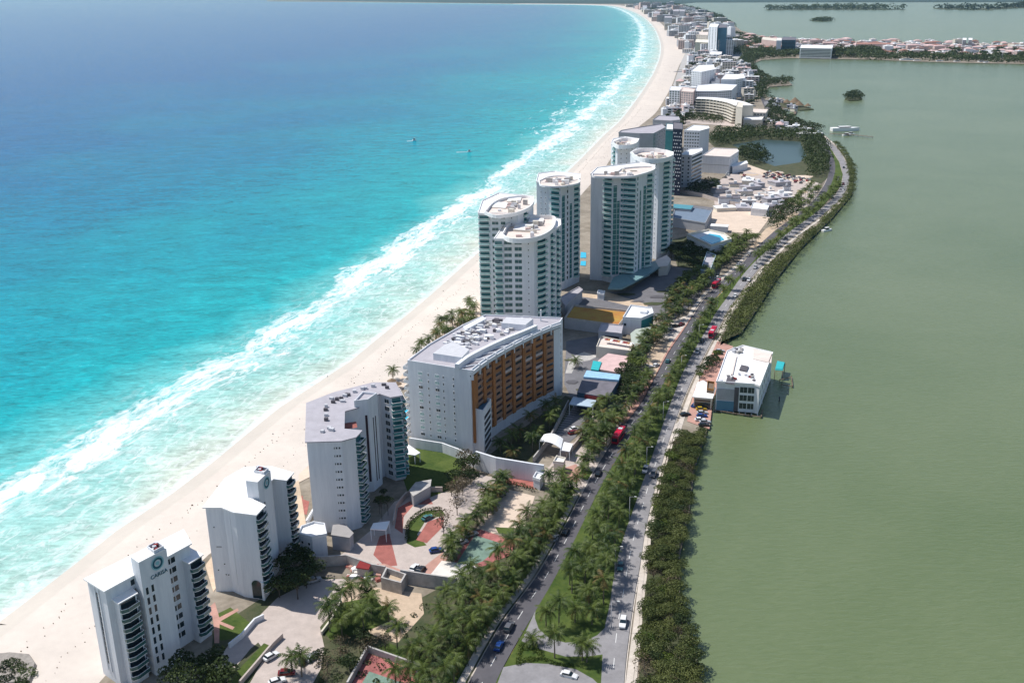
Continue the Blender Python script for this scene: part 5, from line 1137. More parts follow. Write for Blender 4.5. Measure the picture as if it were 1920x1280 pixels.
for lab, px, py, h in (('lone small palm on the turning loop island, leftmost', 998, 1210, 2.2), ('tall palm on the grass island between loop and ring road', 1040, 1235, 8), ('pair palm left one on the small grass island right', 1092, 1240, 5.5), ('pair palm right one on the small grass island right', 1100, 1243, 5.5),
    ('palm with drooping fronds over the parked black car', 566, 1268, 6.5), ('palm standing beside the entrance drive verge, left of the black car', 549, 1262, 5), ('tall thin palm at the top of the turning lawn', 1048, 1180, 9), ('palm on the turning lawn left side', 1024, 1180, 6), ('palm on the turning lawn right side', 1110, 1172, 5.5), ('leaning palm in the middle of the turning lawn', 1078, 1168, 5), ('slender palm at the left edge of the lawn patch', 628, 1168, 7), ('tall slender palm in front of the debris yard', 662, 1150, 9), ('tall slender palm right of the debris yard one', 690, 1138, 8.5), ('palm behind the worn sports court', 745, 1215, 7), ('lone beach palm left of the thatch huts', 737, 712, 5), ('palm at the top corner of the gate lawn', 1095, 880, 4.5),
    ('small round palm on the pink plaza', 1215, 708, 3), ('palm on the road edge of the pink plaza', 1190, 745, 4), ('dark palm in the hotel parking court', 1080, 690, 4)):
    x, y = G(px, py); palm(x, y, h, lab, None, fine=True)

# mangroves along the lagoon
cover('mangrove_mud', [(1196, 1300), (1205, 1150), (1222, 1000), (1240, 900), (1265, 825), (1322, 808), (1300, 880), (1290, 960), (1272, 1040), (1272, 1110), (1298, 1200), (1316, 1300), (1330, 1500), (1190, 1500)], darkgr)
cover('mangrove_mud', [(1350, 648), (1368, 600), (1400, 550), (1440, 505), (1500, 452), (1560, 398), (1590, 365), (1592, 340), (1586, 300), (1566, 272), (1580, 285), (1602, 320), (1598, 365), (1560, 410), (1500, 468), (1455, 525), (1425, 572), (1390, 625), (1352, 642)], darkgr)
mp1 = [(1199, 1285), (1208, 1150), (1222, 1000), (1241, 905), (1266, 832), (1318, 812), (1300, 880), (1290, 960), (1272, 1040), (1270, 1110), (1292, 1190), (1312, 1285), (1318, 1380), (1195, 1380)]
for (x, y) in scatter(mp1, 2.7, 300, seed=9):
    R = rnd.uniform(1.9, 3.0); tree(x, y, R, rnd.uniform(1.4, 3.9), MANG if rnd.random() < .84 else (TREE[4:]+DRY+TREE[:1]), ('small ' if R < 2.3 else 'broad ' if R > 2.7 else '')+'mangrove by the lagoon, '+section(y)+(', on the road side' if x < 40+(y-230)*.16 else ', on the water side'), 'mangroves along the near lagoon shore', 'mangrove_tree', 'mangrove')
mp2 = [(1352, 645), (1368, 602), (1400, 552), (1440, 508), (1500, 455), (1560, 402), (1590, 368), (1594, 340), (1588, 300), (1562, 268), (1582, 285), (1602, 320), (1598, 365), (1560, 410), (1500, 470), (1455, 527), (1425, 574), (1390, 627)]
canopy_mass('mangrove_thicket', scatter(mp2, 2.8, 2500, seed=10), 3.0, 4.2, mangl, 110, .38, 'dark mangrove thicket fringing the lagoon beyond the white building')
# scrub and trees
for lab, grp, meshes, pts, sp, n, R, h in (
    ('dense dark tree in the shadow between the two lowest towers', 'dark trees between the lowest towers', TREE[:4], [(520, 1125), (530, 1080), (560, 1060), (590, 1085), (580, 1120), (545, 1130)], 4, 14, (3, 4.2), (4, 6)),
    ('big dark tree at the foot of the lowest tower', 'dark trees at the foot of the lowest tower', TREE[:4], [(310, 1340), (330, 1270), (400, 1255), (425, 1285), (430, 1340)], 4.5, 14, (3, 4.5), (4.5, 7)),
    ('grey-green bushy tree between back lawn and condo drive', 'bushy trees beside the back lawn', TREE[:2]+DRY, [(845, 930), (850, 900), (870, 870), (890, 880), (880, 915), (860, 938)], 3.6, 16, (2.8, 3.8), (3, 5.5)),
    ('dry brown scrub tree below the entrance lawn patch', 'dry scrub trees at bottom left', DRY*2+TREE[:1], [(600, 1230), (640, 1200), (720, 1205), (735, 1225), (690, 1225), (650, 1290), (590, 1290)], 4.6, 24, (2.0, 3.2), (1.8, 3.6)),
    ('leafy tree in the shadows at the end of the hotel parking court', 'trees by the hotel parking court', TREE, [(1165, 740), (1165, 705), (1185, 690), (1200, 705), (1190, 735), (1175, 755)], 4.5, 14, (3, 4), (3.5, 5)),
    ('leafy tree left of the lagoon building forecourt', 'trees by the lagoon forecourt', TREE, [(1304, 712), (1320, 685), (1345, 672), (1345, 685), (1325, 706), (1312, 718)], 3.5, 12, (2, 2.8), (2.4, 3.2)),
    ('tree in the garden below the blue pool building', 'trees in the pool building garden', TREE[:4], [(1255, 480), (1290, 462), (1360, 478), (1400, 455), (1370, 500), (1300, 510), (1270, 500)], 6, 40, (3, 4.2), (4, 5.5)),
    ('dark tree along the tower forecourt', 'trees along the tower forecourt', TREE[:4], [(1250, 590), (1270, 540), (1310, 515), (1330, 530), (1300, 565), (1262, 600)], 6.5, 20, (3, 4.2), (3.5, 5)),
    ('dry tree along the condo drive', 'dry trees along the condo drive', DRY, [(818, 1020), (835, 960), (870, 930), (880, 940), (850, 980), (828, 1020)], 5, 9, (2.6, 3.4), (4, 5)),
    ('palm-like dark conifer beside the grey-roofed condo block', 'dark conifers beside the condo block', TREE[:2], [(708, 975), (716, 950), (730, 955), (726, 978)], 3, 5, (1.6, 2.2), (4, 9))):
    for (x, y) in scatter(pts, sp, n, seed=len(lab)+3): tree(x, y, rnd.uniform(*R), rnd.uniform(*h), meshes, lab, grp)
x, y = G(30, 1260)
for i, (px, py) in enumerate([(8, 1262), (22, 1250), (38, 1258), (50, 1270), (15, 1280), (40, 1288)]):
    x, y = G(px, py); tree(x, y, 2.6, .9, TREE[4:]+TREE[:1], 'low green beach shrub in the bottom left corner', 'beach shrubs in the bottom left corner', 'shrub', 'shrub')
mb = MB(); Q = GP([(60, 1232), (72, 1250), (60, 1285), (-40, 1300), (-40, 1235), (20, 1228)]); mb.prism(Q, 0, 1.5, M('beach_rock', (.30, .27, .24), .95, .3, 1), scale=.9); o = mb.build('rock_outcrop'); tagd(o, 'low grey rocky outcrop under the shrubs in the bottom left corner', 'rock')
# scattered low ground plants fill the belts
canopy_mass('ground_plants', scatter(belt, 3.2, 900, seed=31)+scatter([(600, 1240), (690, 1200), (800, 1130), (760, 1290), (600, 1300)], 4, 200, seed=33), 1.3, .7, treel, 40, .28, 'low undergrowth beneath the palm belt', seed=5)
canopy_mass('ground_plants', scatter(med, 4.5, 400, seed=32), 1.1, .5, lightl, 36, .25, 'low undergrowth beneath the median palms', seed=6)
hz = [(960, 1242), (976, 1210), (1020, 1232), (1060, 1240)]
def hedge(label, px, w, h, m=lightl):
    P = smooth_pair([Vector(p) for p in GP(px)], 6); pts = []
    for p in resample(P, max(6, int(sum((b-a).length for a, b in zip(P, P[1:]))/.9))): pts.append((p.x, p.y))
    o = canopy_mass('hedge', pts, w, h, m, 46, .2, label, 'thing', len(px)*7, .1, .1); o['category'] = 'hedge'
hedge('clipped triangular hedge on the small traffic island', [(972, 1246), (980, 1212), (1016, 1232), (972, 1246)], .8, .9)
hedge('low hedge curving along the traffic island', [(980, 1240), (1010, 1236), (1040, 1246), (1070, 1250)], .8, .9)
hedge('hedge line at the end of the sandy parking lot', [(950, 908), (975, 912), (1002, 922)], 1, 1.3, treel)
hedge('curved hedge round the forecourt island', [(764, 1012), (766, 985), (790, 962), (822, 956)], .9, 1.1, treel)

# middle and far greenery
for lab, pts, sp, R, h, m in (
    ('dark wood round the far pond', [(1330, 270), (1345, 250), (1400, 246), (1470, 250), (1520, 252), (1545, 268), (1555, 300), (1545, 330), (1520, 335), (1512, 315), (1512, 290), (1500, 266), (1430, 262), (1372, 272), (1345, 275)], 7, 5, 7, treel),
    ('wood left of the far pond', [(1384, 300), (1392, 284), (1425, 288), (1442, 305), (1415, 310)], 6, 5, 8, treel),
    ('wood on the lagoon side between bend and crescent hotel', [(1440, 240), (1440, 205), (1448, 190), (1462, 212), (1490, 226), (1525, 240), (1545, 252), (1520, 250), (1470, 238)], 8, 5, 6.5, treel),
    ('shoreline trees along the far cove', [(1400, 186), (1405, 150), (1385, 120), (1395, 105), (1430, 100), (1420, 112), (1408, 121), (1420, 134), (1440, 150), (1484, 154), (1482, 160), (1440, 164), (1434, 174), (1438, 184), (1425, 190), (1420, 170)], 11, 6.5, 7.5, treel),
    ('garden below the crescent hotel', [(1295, 226), (1290, 214), (1340, 214), (1360, 228), (1345, 232)], 7, 4, 5, treel),
    ('woodland along the far peninsula shore', [(1400, 104), (1440, 96), (1520, 104), (1600, 106), (1700, 107), (1800, 110), (1960, 114), (1960, 120), (1700, 113), (1560, 109), (1480, 107), (1420, 112)], 20, 13, 11, treel),
    ('woodland in the hotel strip on the peninsula neck', [(1360, 60), (1400, 72), (1440, 80), (1440, 100), (1400, 104), (1360, 104), (1345, 80)], 18, 10, 11, treel),
    ('hazy woodland at the far end of the strip', [(1200, 13), (1270, 40), (1330, 48), (1372, 52), (1350, 32), (1300, 17), (1260, 9)], 45, 22, 12, treel),
    ('dark woodland on the left part of the peninsula', [(1560, 100), (1640, 100), (1660, 108), (1560, 107)], 18, 13, 15, treel),
    ('trees beside the yard below the white ledged hotel', [(1284, 362), (1300, 350), (1345, 345), (1345, 358), (1310, 366)], 6, 4, 5, treel),
    ('bushes along the construction lot and road', [(1440, 412), (1480, 380), (1498, 372), (1505, 395), (1470, 420), (1450, 430)], 6.5, 4, 5, treel)):
    pp = scatter(pts, sp*.78, 900, seed=len(lab)); canopy_mass('woodland', pp, R, h, m, 60, R*.16, lab, seed=len(pp)+2)
for pts, sp, n, lab, grp in (([(1275, 200), (1290, 150), (1300, 110), (1420, 125), (1420, 190), (1400, 215), (1300, 212)], 17, 120, 'round tree among the hotels beyond the crescent hotel', 'trees among the middle-distance hotels'),
                       ([(1420, 108), (1600, 104), (1920, 112), (1920, 88), (1700, 82), (1430, 74)], 28, 170, 'tree among the houses on the far peninsula', 'trees among the peninsula houses'),
                       ([(1240, 243), (1262, 205), (1300, 225), (1290, 240)], 9, 16, 'palm-dotted garden tree beside the beach club', 'trees by the beach club')):
    for (x, y) in scatter(pts, sp, n, seed=sp):
        s = rnd.uniform(.9, 1.5)*(1.6 if y > 2200 else 1); tree(x, y, 4.5*s, 3.5*s, FART, lab, grp)
def islet(label, px, h, R, sp, mass=False):
    Q = GP(px); mb = MB(); mb.prism(Q, -1.0, .4, darkgr); o = mb.build('islet_ground'); o['kind'] = 'structure'; canopy_mass('islet_trees', scatter(px, sp, 260, seed=3), R, h, treel, 50, R*.18, label)
islet('mangroves covering the small lagoon islet', [(1584, 186), (1590, 179), (1606, 178), (1617, 185), (1610, 188), (1592, 189)], 6, 5, 6)
islet('mangroves on the thin far islet', [(1520, 39), (1545, 37), (1560, 39), (1542, 40.5)], 10, 14, 18)
islet('hazy wooded bar far across the lagoon, left part', [(1440, 17), (1560, 15), (1640, 15.5), (1698, 18.2), (1640, 18.6), (1440, 19)], 22, 30, 60)
islet('hazy wooded bar far across the lagoon, right part', [(1750, 15.5), (1850, 16), (1920, 11), (2050, 10), (2050, 14), (1920, 15), (1850, 19), (1760, 18)], 22, 34, 70)

# the 300 nearest palms and trees are things; any beyond that are joined
PQ.sort(key=lambda q: q[1]); TQ.sort(key=lambda q: q[1])
for q in PQ[:298]: build_palm(*q)
for q in TQ[:298]: build_tree(*q)
if len(PQ) > 298:
    V = []; F = []; MI = []; base = 0; cc = []
    for m in CROWNS: v = np.array([tuple(x.co) for x in m.vertices]); cc.append((v, [tuple(p.vertices) for p in m.polygons]))
    mb = MB()
    for x, y, h, *_r in PQ[298:]:
        v, f = cc[rnd.randrange(8)]; a = rnd.uniform(0, 6.28); s_ = _r[-1]; R2 = np.array([[cos(a), -sin(a), 0], [sin(a), cos(a), 0], [0, 0, 1]])
        w = v@R2.T*s_+np.array([x, y, h]); b0 = len(mb.v); mb.v += [tuple(t) for t in w]; k = mb.mi(palmleaf); mb.f += [tuple(i+b0 for i in t) for t in f]; mb.m += [k]*len(f); mb.sm += [False]*len(f)
        mb.tube((x, y, 0), (x, y, h), .2, .14, bark, 4)
    o = mb.build('distant_palms'); tagd(o, 'rows of distant palms lining the far part of the road', kind='stuff')
if len(TQ) > 298: canopy_mass('distant_trees', [(q[0], q[1]) for q in TQ[298:]], 7, 7, treel, 70, 1.1, 'small green tree crowns scattered between the far houses')
print('palms', len(PQ), 'trees', len(TQ))

# ------------------------------------------------------------------ town: smaller hotels and houses beyond
WALLS = [white, white, white, cream, pinkw, greyw, cream]; ROOFS = [whiteroof, whiteroof, whiteroof, whiteroof, beigeroof, pinkroof, greyroof]
concr_ = pinkw
WN = {white: 'white', cream: 'cream', pinkw: 'pinkish', greyw: 'grey'}; RN = {whiteroof: 'white', beigeroof: 'beige', pinkroof: 'pink tiled', greyroof: 'grey', redroof: 'red tiled', darkroof: 'dark'}
def house(x, y, w, d, h, rz, wm, rm, place, grp, rows=True, shape=0):
    o = thing('hotel' if h > 14 else 'house', '%s %s with %s roof %s' % (WN[wm], 'hotel block' if h > 14 else 'low building', RN[rm], place), 'hotel' if h > 14 else 'house', (x, y, 0), rz, grp)
    mb = MB(); mb.box(-w/2, w/2, -d/2, d/2, 0, h, wm)
    if shape == 1: mb.box(-w/2, -w/2+d*.8, d/2-.01, d*1.2, 0, h*.85, wm)
    if shape == 2: mb.box(w/2-d*.5, w/2, -d*1.1, -d/2+.01, 0, h*.8, wm)
    mb.build('wall', o)
    mb = MB(); mb.box(-w/2-.3, w/2+.3, -d/2-.3, d/2+.3, h+.01, h+.5, rm)
    if rm in (redroof, pinkroof) and h < 14: mb.prism([(-w/2, -d/2), (w/2, -d/2), (w/2, d/2), (-w/2, d/2)], h+.45, h+3.2, rm, scale=.25)
    else: mb.box(-w*.15, w*.1, -d*.2, d*.2, h+.5, h+2.6, whitetrim)
    if shape == 1: mb.box(-w/2-.3, -w/2+d*.8, d/2+.31, d*1.2+.3, h*.85+.01, h*.85+.4, rm)
    mb.build('roof', o)
    if rows:
        for f in range(int(h/3.3)):
            z = h-3.1*(f+1); mb = MB(); n = max(2, int(w/5))
            link('window_row', cached(('wr', round(w), n), lambda: wrow(w, n)), o, (0, -d/2, z+.6))
        for f in range(int(h/3.3)):
            z = h-3.1*(f+1); n = max(2, int(d/5)); link('window_row', cached(('wr', round(d), n), lambda: wrow(d, n)), o, (w/2, 0, z+.6), pi/2)
    return o
def wrow(w, n):
    mb = MB()
    for k in range(n): c = -w/2+w*(k+.5)/n; mb.box(c-w/n*.33, c+w/n*.33, -.08, .1, 0, 1.7, glass)
    mb.box(-w/2+.2, w/2-.2, -.7, .05, -.35, -.1, whitetrim)
    return mb.mesh('window_row')
BLK = []
for b in bpy.data.objects:
    if b.parent is None and b.get('category') in ('hotel', 'apartment tower', 'hall', 'building', 'hotel_tower') and b.location.y > 700: BLK.append((b.location.x, b.location.y))
def town(pts, sp, n, hr, wr, place, grp, seed, walls=WALLS, roofs=ROOFS, rows=True, gap=24):
    for i, (x, y) in enumerate(scatter(pts, sp, n, seed=seed)):
        if any(hypot(x-a, y-b) < gap for a, b in BLK): continue
        w = rnd.uniform(*wr); d = w*rnd.uniform(.35, .65); h = rnd.uniform(*hr)*(1 if rnd.random() < .8 else 1.5)
        house(x, y, w, d, h, rnd.uniform(-.35, .35)+(pi/2 if rnd.random() < .3 else 0), rnd.choice(walls), rnd.choice(roofs), place, grp, rows, rnd.randrange(3))
town([(1262, 196), (1282, 140), (1296, 106), (1330, 104), (1400, 128), (1412, 165), (1405, 196), (1392, 180), (1300, 178)], 18, 110, (6, 18), (13, 27), 'among the hotels beyond the crescent hotel', 'buildings beyond the crescent hotel', 41, gap=22)
town([(1286, 102), (1268, 74), (1250, 56), (1290, 48), (1360, 58), (1385, 78), (1395, 100), (1350, 108)], 31, 130, (8, 28), (20, 44), 'in the hazy hotel strip round the tall towers', 'buildings round the tall far towers', 42, gap=36)
town([(1232, 42), (1205, 20), (1180, 14), (1260, 14), (1300, 22), (1350, 40), (1360, 52), (1280, 48)], 70, 110, (10, 34), (36, 80), 'at the hazy far end of the beach strip', 'hazy buildings at the far end of the strip', 43, walls=[white, greyw, cream, pinkw], gap=60)
town([(1395, 98), (1500, 100), (1620, 100), (1700, 104), (1920, 110), (1920, 87), (1800, 84), (1700, 81), (1600, 80), (1500, 78), (1440, 74), (1400, 72)], 34, 260, (5, 11), (16, 38), 'on the far peninsula across the lagoon', 'houses on the far peninsula', 44, walls=[white, white, pinkw, cream, pinkw], roofs=[whiteroof, pinkroof, redroof, beigeroof, pinkroof], gap=32, rows=False)
town([(1240, 230), (1250, 195), (1290, 190), (1300, 215), (1280, 224)], 16, 16, (4, 9), (10, 18), 'by the beach left of the crescent hotel', 'beach club buildings', 45, roofs=[pinkroof, beigeroof, whiteroof, greyroof], gap=18)
town([(1440, 232), (1470, 240), (1520, 250), (1535, 262), (1500, 258), (1445, 244)], 18, 10, (3.5, 5), (9, 16), 'among trees above the far pond', 'houses above the far pond', 46, gap=5)
town([(1420, 196), (1438, 186), (1470, 196), (1500, 208), (1470, 214), (1440, 206)], 14, 8, (3, 5), (8, 15), 'at the palapa marina', 'marina buildings', 47, walls=[greyw, cream], roofs=[darkroof, greyroof], gap=5)
town([(1335, 398), (1350, 350), (1400, 335), (1500, 350), (1480, 385), (1440, 398)], 15, 20, (2.2, 3.8), (5, 17), 'inside the construction yards at the bend', 'site sheds at the bend', 48, walls=[greyw, white, cream, greyw], roofs=[whiteroof, greyroof, beigeroof, greyroof, darkroof], gap=8, rows=False)
# palapa restaurant roofs by the cove
for i, (px, py, r) in enumerate(((1490, 196, 9), (1498, 201, 7), (1475, 196, 6), (1514, 203, 5))):
    x, y = G(px, py); o = thing('palapa', ['large thatched palapa on the cove spit', 'second thatched palapa right of the large one', 'low thatched palapa at the root of the spit', 'small thatched palapa at the tip of the spit'][i], 'thatched hut', (x, y, 0)); mb = MB(); n = 10
    for k in range(n): a0, a1 = 2*pi*k/n, 2*pi*(k+1)/n; mb.face([(r*cos(a0), r*sin(a0), 3), (r*cos(a1), r*sin(a1), 3), (0, 0, 3+r*.8)], thatch)
    mb.build('thatched_roof', o); mb = MB()
    for k in range(6): mb.tube((r*.8*cos(k), r*.8*sin(k), -1), (r*.8*cos(k), r*.8*sin(k), 3.4), .2, .2, wood, 5)
    mb.build('posts', o)
mb = MB(); mb.prism(GP([(1438, 192), (1470, 190), (1500, 196), (1526, 205), (1500, 207), (1470, 202), (1445, 200)]), -1, .3, darkgr); o = mb.build('spit'); o['kind'] = 'structure'
# beach huts with thatched tops
for k, (px, py) in enumerate([(800, 672), (815, 655), (832, 640), (846, 628), (858, 615), (872, 606), (884, 597), (735, 722), (745, 728), (872, 588), (1232, 233), (1212, 240)]):
    x, y = G(px, py); o = thing('palapa_parasol', 'round thatched beach parasol in the beach garden', 'thatched parasol', (x, y, .1), 0, 'thatched beach parasols'); mb = MB(); mb.tube((0, 0, 0), (0, 0, 2.6), .1, .08, wood, 5); mb.build('pole', o); mb = MB()
    for j in range(9): a0, a1 = 2*pi*j/9, 2*pi*(j+1)/9; mb.face([(2.2*cos(a0), 2.2*sin(a0), 2), (2.2*cos(a1), 2.2*sin(a1), 2), (0, 0, 3.2)], thatch)
    mb.build('thatch', o)
for lab, px in (('turquoise hotel pool behind the grey-roofed condo block', [(757, 785), (768, 790), (772, 768), (766, 762), (758, 768)]), ('turquoise tower pool, lower of the two between the towers', [(1088, 498), (1098, 499), (1099, 490), (1089, 490)]), ('turquoise tower pool, upper of the two between the towers', [(1088, 484), (1099, 484), (1099, 474), (1089, 473)])):
    o = sheet('swimming_pool', GP(px), .25, poolw, kind=None); tagd(o, lab, 'pool')
for k, px in enumerate(([(560, 960), (575, 965), (580, 940), (566, 935)], [(556, 950), (566, 953), (568, 930), (560, 928)])):
    o = sheet('terrace', GP(px), .08+.02*k, red)

# ------------------------------------------------------------------ vehicles
def car_meshes(colr, suv=False):
    def mk():
        m = CARM[colr]; L, Wd, H = (4.5, 1.85, 1.45) if not suv else (4.9, 1.95, 1.8)
        def slab(mb, prof, w0, w1, m):
            for sg in (-1, 1): pass
            n = len(prof)
            b = len(mb.v); mb.v += [(x, -w, z) for x, z, w in prof]+[(x, w, z) for x, z, w in prof]; k = mb.mi(m)
            for i in range(n): j = (i+1) % n; mb.f.append((b+i, b+j, b+n+j, b+n+i)[::-1]); mb.m.append(k); mb.sm.append(False)
            mb.f.append(tuple(b+i for i in range(n))); mb.m.append(k); mb.sm.append(False); mb.f.append(tuple(b+n+i for i in range(n))[::-1]); mb.m.append(k); mb.sm.append(False)
        w = Wd/2; hb = H*.60; body = MB()
        slab(body, [(-L/2, .35, w*.92), (-L/2+.05, hb-.05, w*.9), (-L/2+.5, hb, w*.94), (L*.22, hb, w*.94), (L/2-.25, hb-.16, w*.9), (L/2, hb-.32, w*.84), (L/2, .35, w*.88), (L/2-.4, .22, w*.9), (-L/2+.4, .22, w*.94)], w, w, m)
        r0, r1 = (-L*.40, L*.20) if not suv else (-L*.47, L*.20); cab = MB(); slab(cab, [(r0, hb, w*.90), (r0+.35, H-.05, w*.74), (r1-.75, H-.05, w*.74), (r1, hb, w*.88)], w, w, glass)
        rf = MB(); slab(rf, [(r0+.28, H-.06, w*.77), (r0+.38, H, w*.72), (r1-.85, H, w*.72), (r1-.70, H-.06, w*.76)], w, w, m)
        wh = MB(); wh.tube((0, -.1, 0), (0, .1, 0), .32, .32, rubber, 10)
        hl = MB(); hl.box(-.06, .04, -.2, .2, -.07, .07, chrome)
        return body.mesh('body'), cab.mesh('windows'), rf.mesh('roof_panel'), wh.mesh('wheel'), hl.mesh('headlight'), L, Wd, hb
    return cached(('car', colr, suv), mk)
NC = [0]
def car(x, y, rz, colr, label, group=None, suv=False, z=0):
    b, c, r, wh, hl, L, Wd, hb = car_meshes(colr, suv); o = thing('car', label, 'car', (x, y, z), rz, group)
    link('body', b, o); link('windows', c, o); link('roof_panel', r, o)
    for sx in (-.31, .31):
        for sy in (-1, 1): link('wheel', wh, o, (L*sx, sy*(Wd/2-.08), .32))
    for sy in (-1, 1): link('headlight', hl, o, (L/2-.02, sy*Wd*.32, hb-.34))
    NC[0] += 1; return o
def roaddir(px, py, side):
    A = cll if side == 'l' else crl; p = Vector(G(px, py)); i = min(range(len(A)-1), key=lambda k: (A[k]-p).length); d = A[i+1]-A[i]; return p, atan2(d.y, d.x)
ZC = ZR+.006
for px, py, c, side, lab in ((1168, 1172, 'white', 'r', 'white car alone on the lower grey carriageway'), (1210, 885, 'silver', 'r', 'silver car on the grey carriageway, left one of a pair'), (1225, 893, 'grey', 'r', 'dark grey car on the grey carriageway, right one of a pair'), (1163, 1066, 'teal', 'r', 'teal car in palm shade on the grey carriageway'), (1307, 663, 'silver', 'r', 'silver car beside the lagoon forecourt on the grey carriageway'), (1316, 642, 'black', 'r', 'black car just below the red bus'),
        (1378, 557, 'white', 'r', 'white car above the upper bend mangroves, lowest of three'), (1395, 527, 'black', 'r', 'black car on the grey carriageway beside a white one'), (1404, 527, 'white', 'r', 'white car beside a black one on the grey carriageway'), (1416, 504, 'silver', 'r', 'silver car on the grey carriageway above the black and white pair'), (1452, 467, 'black', 'r', 'black car on the bend, lower of two'), (1473, 449, 'grey', 'r', 'grey car on the bend, upper of two'),
        (1582, 316, 'black', 'r', 'black car on the far curve'), (1581, 347, 'dark red', 'r', 'dark red car on the far curve'), (1581, 357, 'white', 'r', 'white car right behind the dark red one on the far curve'), (1560, 372, 'silver', 'r', 'silver car below the far curve'), (1530, 402, 'black', 'r', 'black car below the silver one before the far curve'),
        (1122, 891, 'black', 'l', 'black car at the gate drive on the dark carriageway'), (955, 1180, 'grey', 'l', 'grey car in palm shade at the lower dark carriageway'), (1060, 1001, 'black', 'l', 'black car in the middle stretch of the dark carriageway'), (1252, 680, 'teal', 'l', 'teal car beside the tan plaza'), (1384, 498, 'white', 'l', 'white car near the top of the dark carriageway'), (1362, 524, 'black', 'l', 'black car in front of the white one on the dark carriageway'), (1405, 477, 'white', 'l', 'white car at the bend of the dark carriageway'), (1168, 802, 'grey', 'l', 'grey car right ahead of the nearest red bus'), (936, 1215, 'blue', 'l', 'dark blue car parked at the kerb near the bottom'), (1040, 1012, 'silver', 'l', 'silver car at the kerb of the dark carriageway')):
    p, a = roaddir(px, py, side); car(p.x, p.y, a+(pi if side == 'r' else 0), c, lab, 'cars on the road', rnd.random() < .3, ZC)
LC = [(939, 930, 'silver', .6, 'silver car alone on the sandy parking lot'), (884, 1004, 'silver', .5, 'silver car beside the tennis court, upper of two'), (865, 1019, 'white', .5, 'white car beside the tennis court, lower of two'), (818, 1034, 'blue', .3, 'bright blue car on the condo drive'), (777, 1067, 'white', 1.2, 'white car by the grey tank wall'), (789, 1071, 'black', 1.2, 'black car by the grey tank wall'), (802, 973, 'teal', .8, 'dark teal car on the red parking bay'),
      (509, 1233, 'white', .85, 'white car on the entrance drive at the bottom'), (572, 1240, 'black', 1.0, 'black car under the drooping palm'), (585, 1234, 'silver', 1.0, 'silver car next to the black one under the palm'), (538, 1264, 'dark red', .1, 'dark red car on the entrance drive'), (520, 1280, 'white', .5, 'white car cut by the bottom edge'), (1067, 1269, 'white', -.4, 'white car on the ring road at the bottom edge'), (589, 1090, 'silver', .5, 'silver car in the shade of the second tower'),
      (1303, 762, 'blue', .9, 'blue car on the pink lagoon forecourt'), (1314, 761, 'white', .9, 'white car in the top row of the lagoon forecourt'), (1325, 759, 'grey', .9, 'grey car in the top row of the lagoon forecourt'), (1315, 769, 'yellow', 0, 'yellow taxi on the lagoon forecourt'), (1317, 776, 'silver', 0, 'silver car below the yellow taxi'), (1316, 782, 'blue', 0, 'dark blue car in the lagoon forecourt row'), (1313, 789, 'white', 0, 'white car in the lagoon forecourt row, left'), (1322, 793, 'silver', 0, 'silver car at the water edge of the forecourt'), (1320, 799, 'black', 0, 'black car last in the forecourt row'), (1285, 779, 'black', .3, 'black car alone in the middle of the forecourt'), (1350, 660, 'silver', 0, 'silver car behind the lagoon building, upper'), (1347, 665, 'black', 0, 'black car behind the lagoon building, lower'),
      (1078, 806, 'white', .5, 'white car in the service yard'), (1075, 813, 'dark red', .5, 'dark red car in the service yard'), (1195, 687, 'silver', .2, 'silver car on the pink plaza edge, leftmost of three'), (1214, 689, 'white', .2, 'white car on the pink plaza edge, middle of three'), (1230, 687, 'white', .9, 'white car on the pink plaza edge, rightmost of three'), (1200, 733, 'dark red', .2, 'dark red car parked on the pink plaza'), (1188, 740, 'black', .2, 'black car parked on the pink plaza'), (1261, 622, 'silver', .6, 'silver car parked left of the tan plaza palms'), (1268, 613, 'black', .6, 'black car parked above the silver one at the plaza'), (1278, 610, 'dark red', .9, 'dark red car parked at the top of the plaza'), (1346, 522, 'white', .8, 'white car parked above the red bus')]
for px, py, c, a, lab in LC: x, y = G(px, py); car(x, y, a, c, lab, None, False, .3 if False else zc[0]*.0+.16)
ck = ['white', 'silver', 'black', 'dark red', 'grey', 'white', 'red']
for pts, sp, n, lab, grp in (([(1436, 322), (1518, 336), (1508, 346), (1432, 334)], 4.6, 46, 'parked in the crowded lot on the bend', 'cars parked on the crowded lot at the bend'), ([(1385, 366), (1470, 372), (1470, 398), (1400, 386)], 6, 24, 'parked in the yard below the crowded lot', 'cars parked in the yard at the bend'), ([(1452, 384), (1478, 372), (1482, 388), (1462, 404)], 5, 14, 'parked beside the trees at the bend', 'cars parked beside the bend trees'), ([(1345, 320), (1392, 322), (1420, 340), (1350, 340)], 9, 9, 'parked in front of the large hall', 'cars in front of the large hall'), ([(1380, 205), (1420, 180), (1425, 190), (1400, 214)], 9, 12, 'parked behind the crescent hotel', 'cars behind the crescent hotel')):
    for (x, y) in scatter(pts, sp, n, seed=n): c = rnd.choice(ck); car(x, y, .9+rnd.choice((0, 0, pi/2))+rnd.uniform(-.08, .08), c, '%s car %s' % (c, lab), grp, rnd.random() < .3, .12)
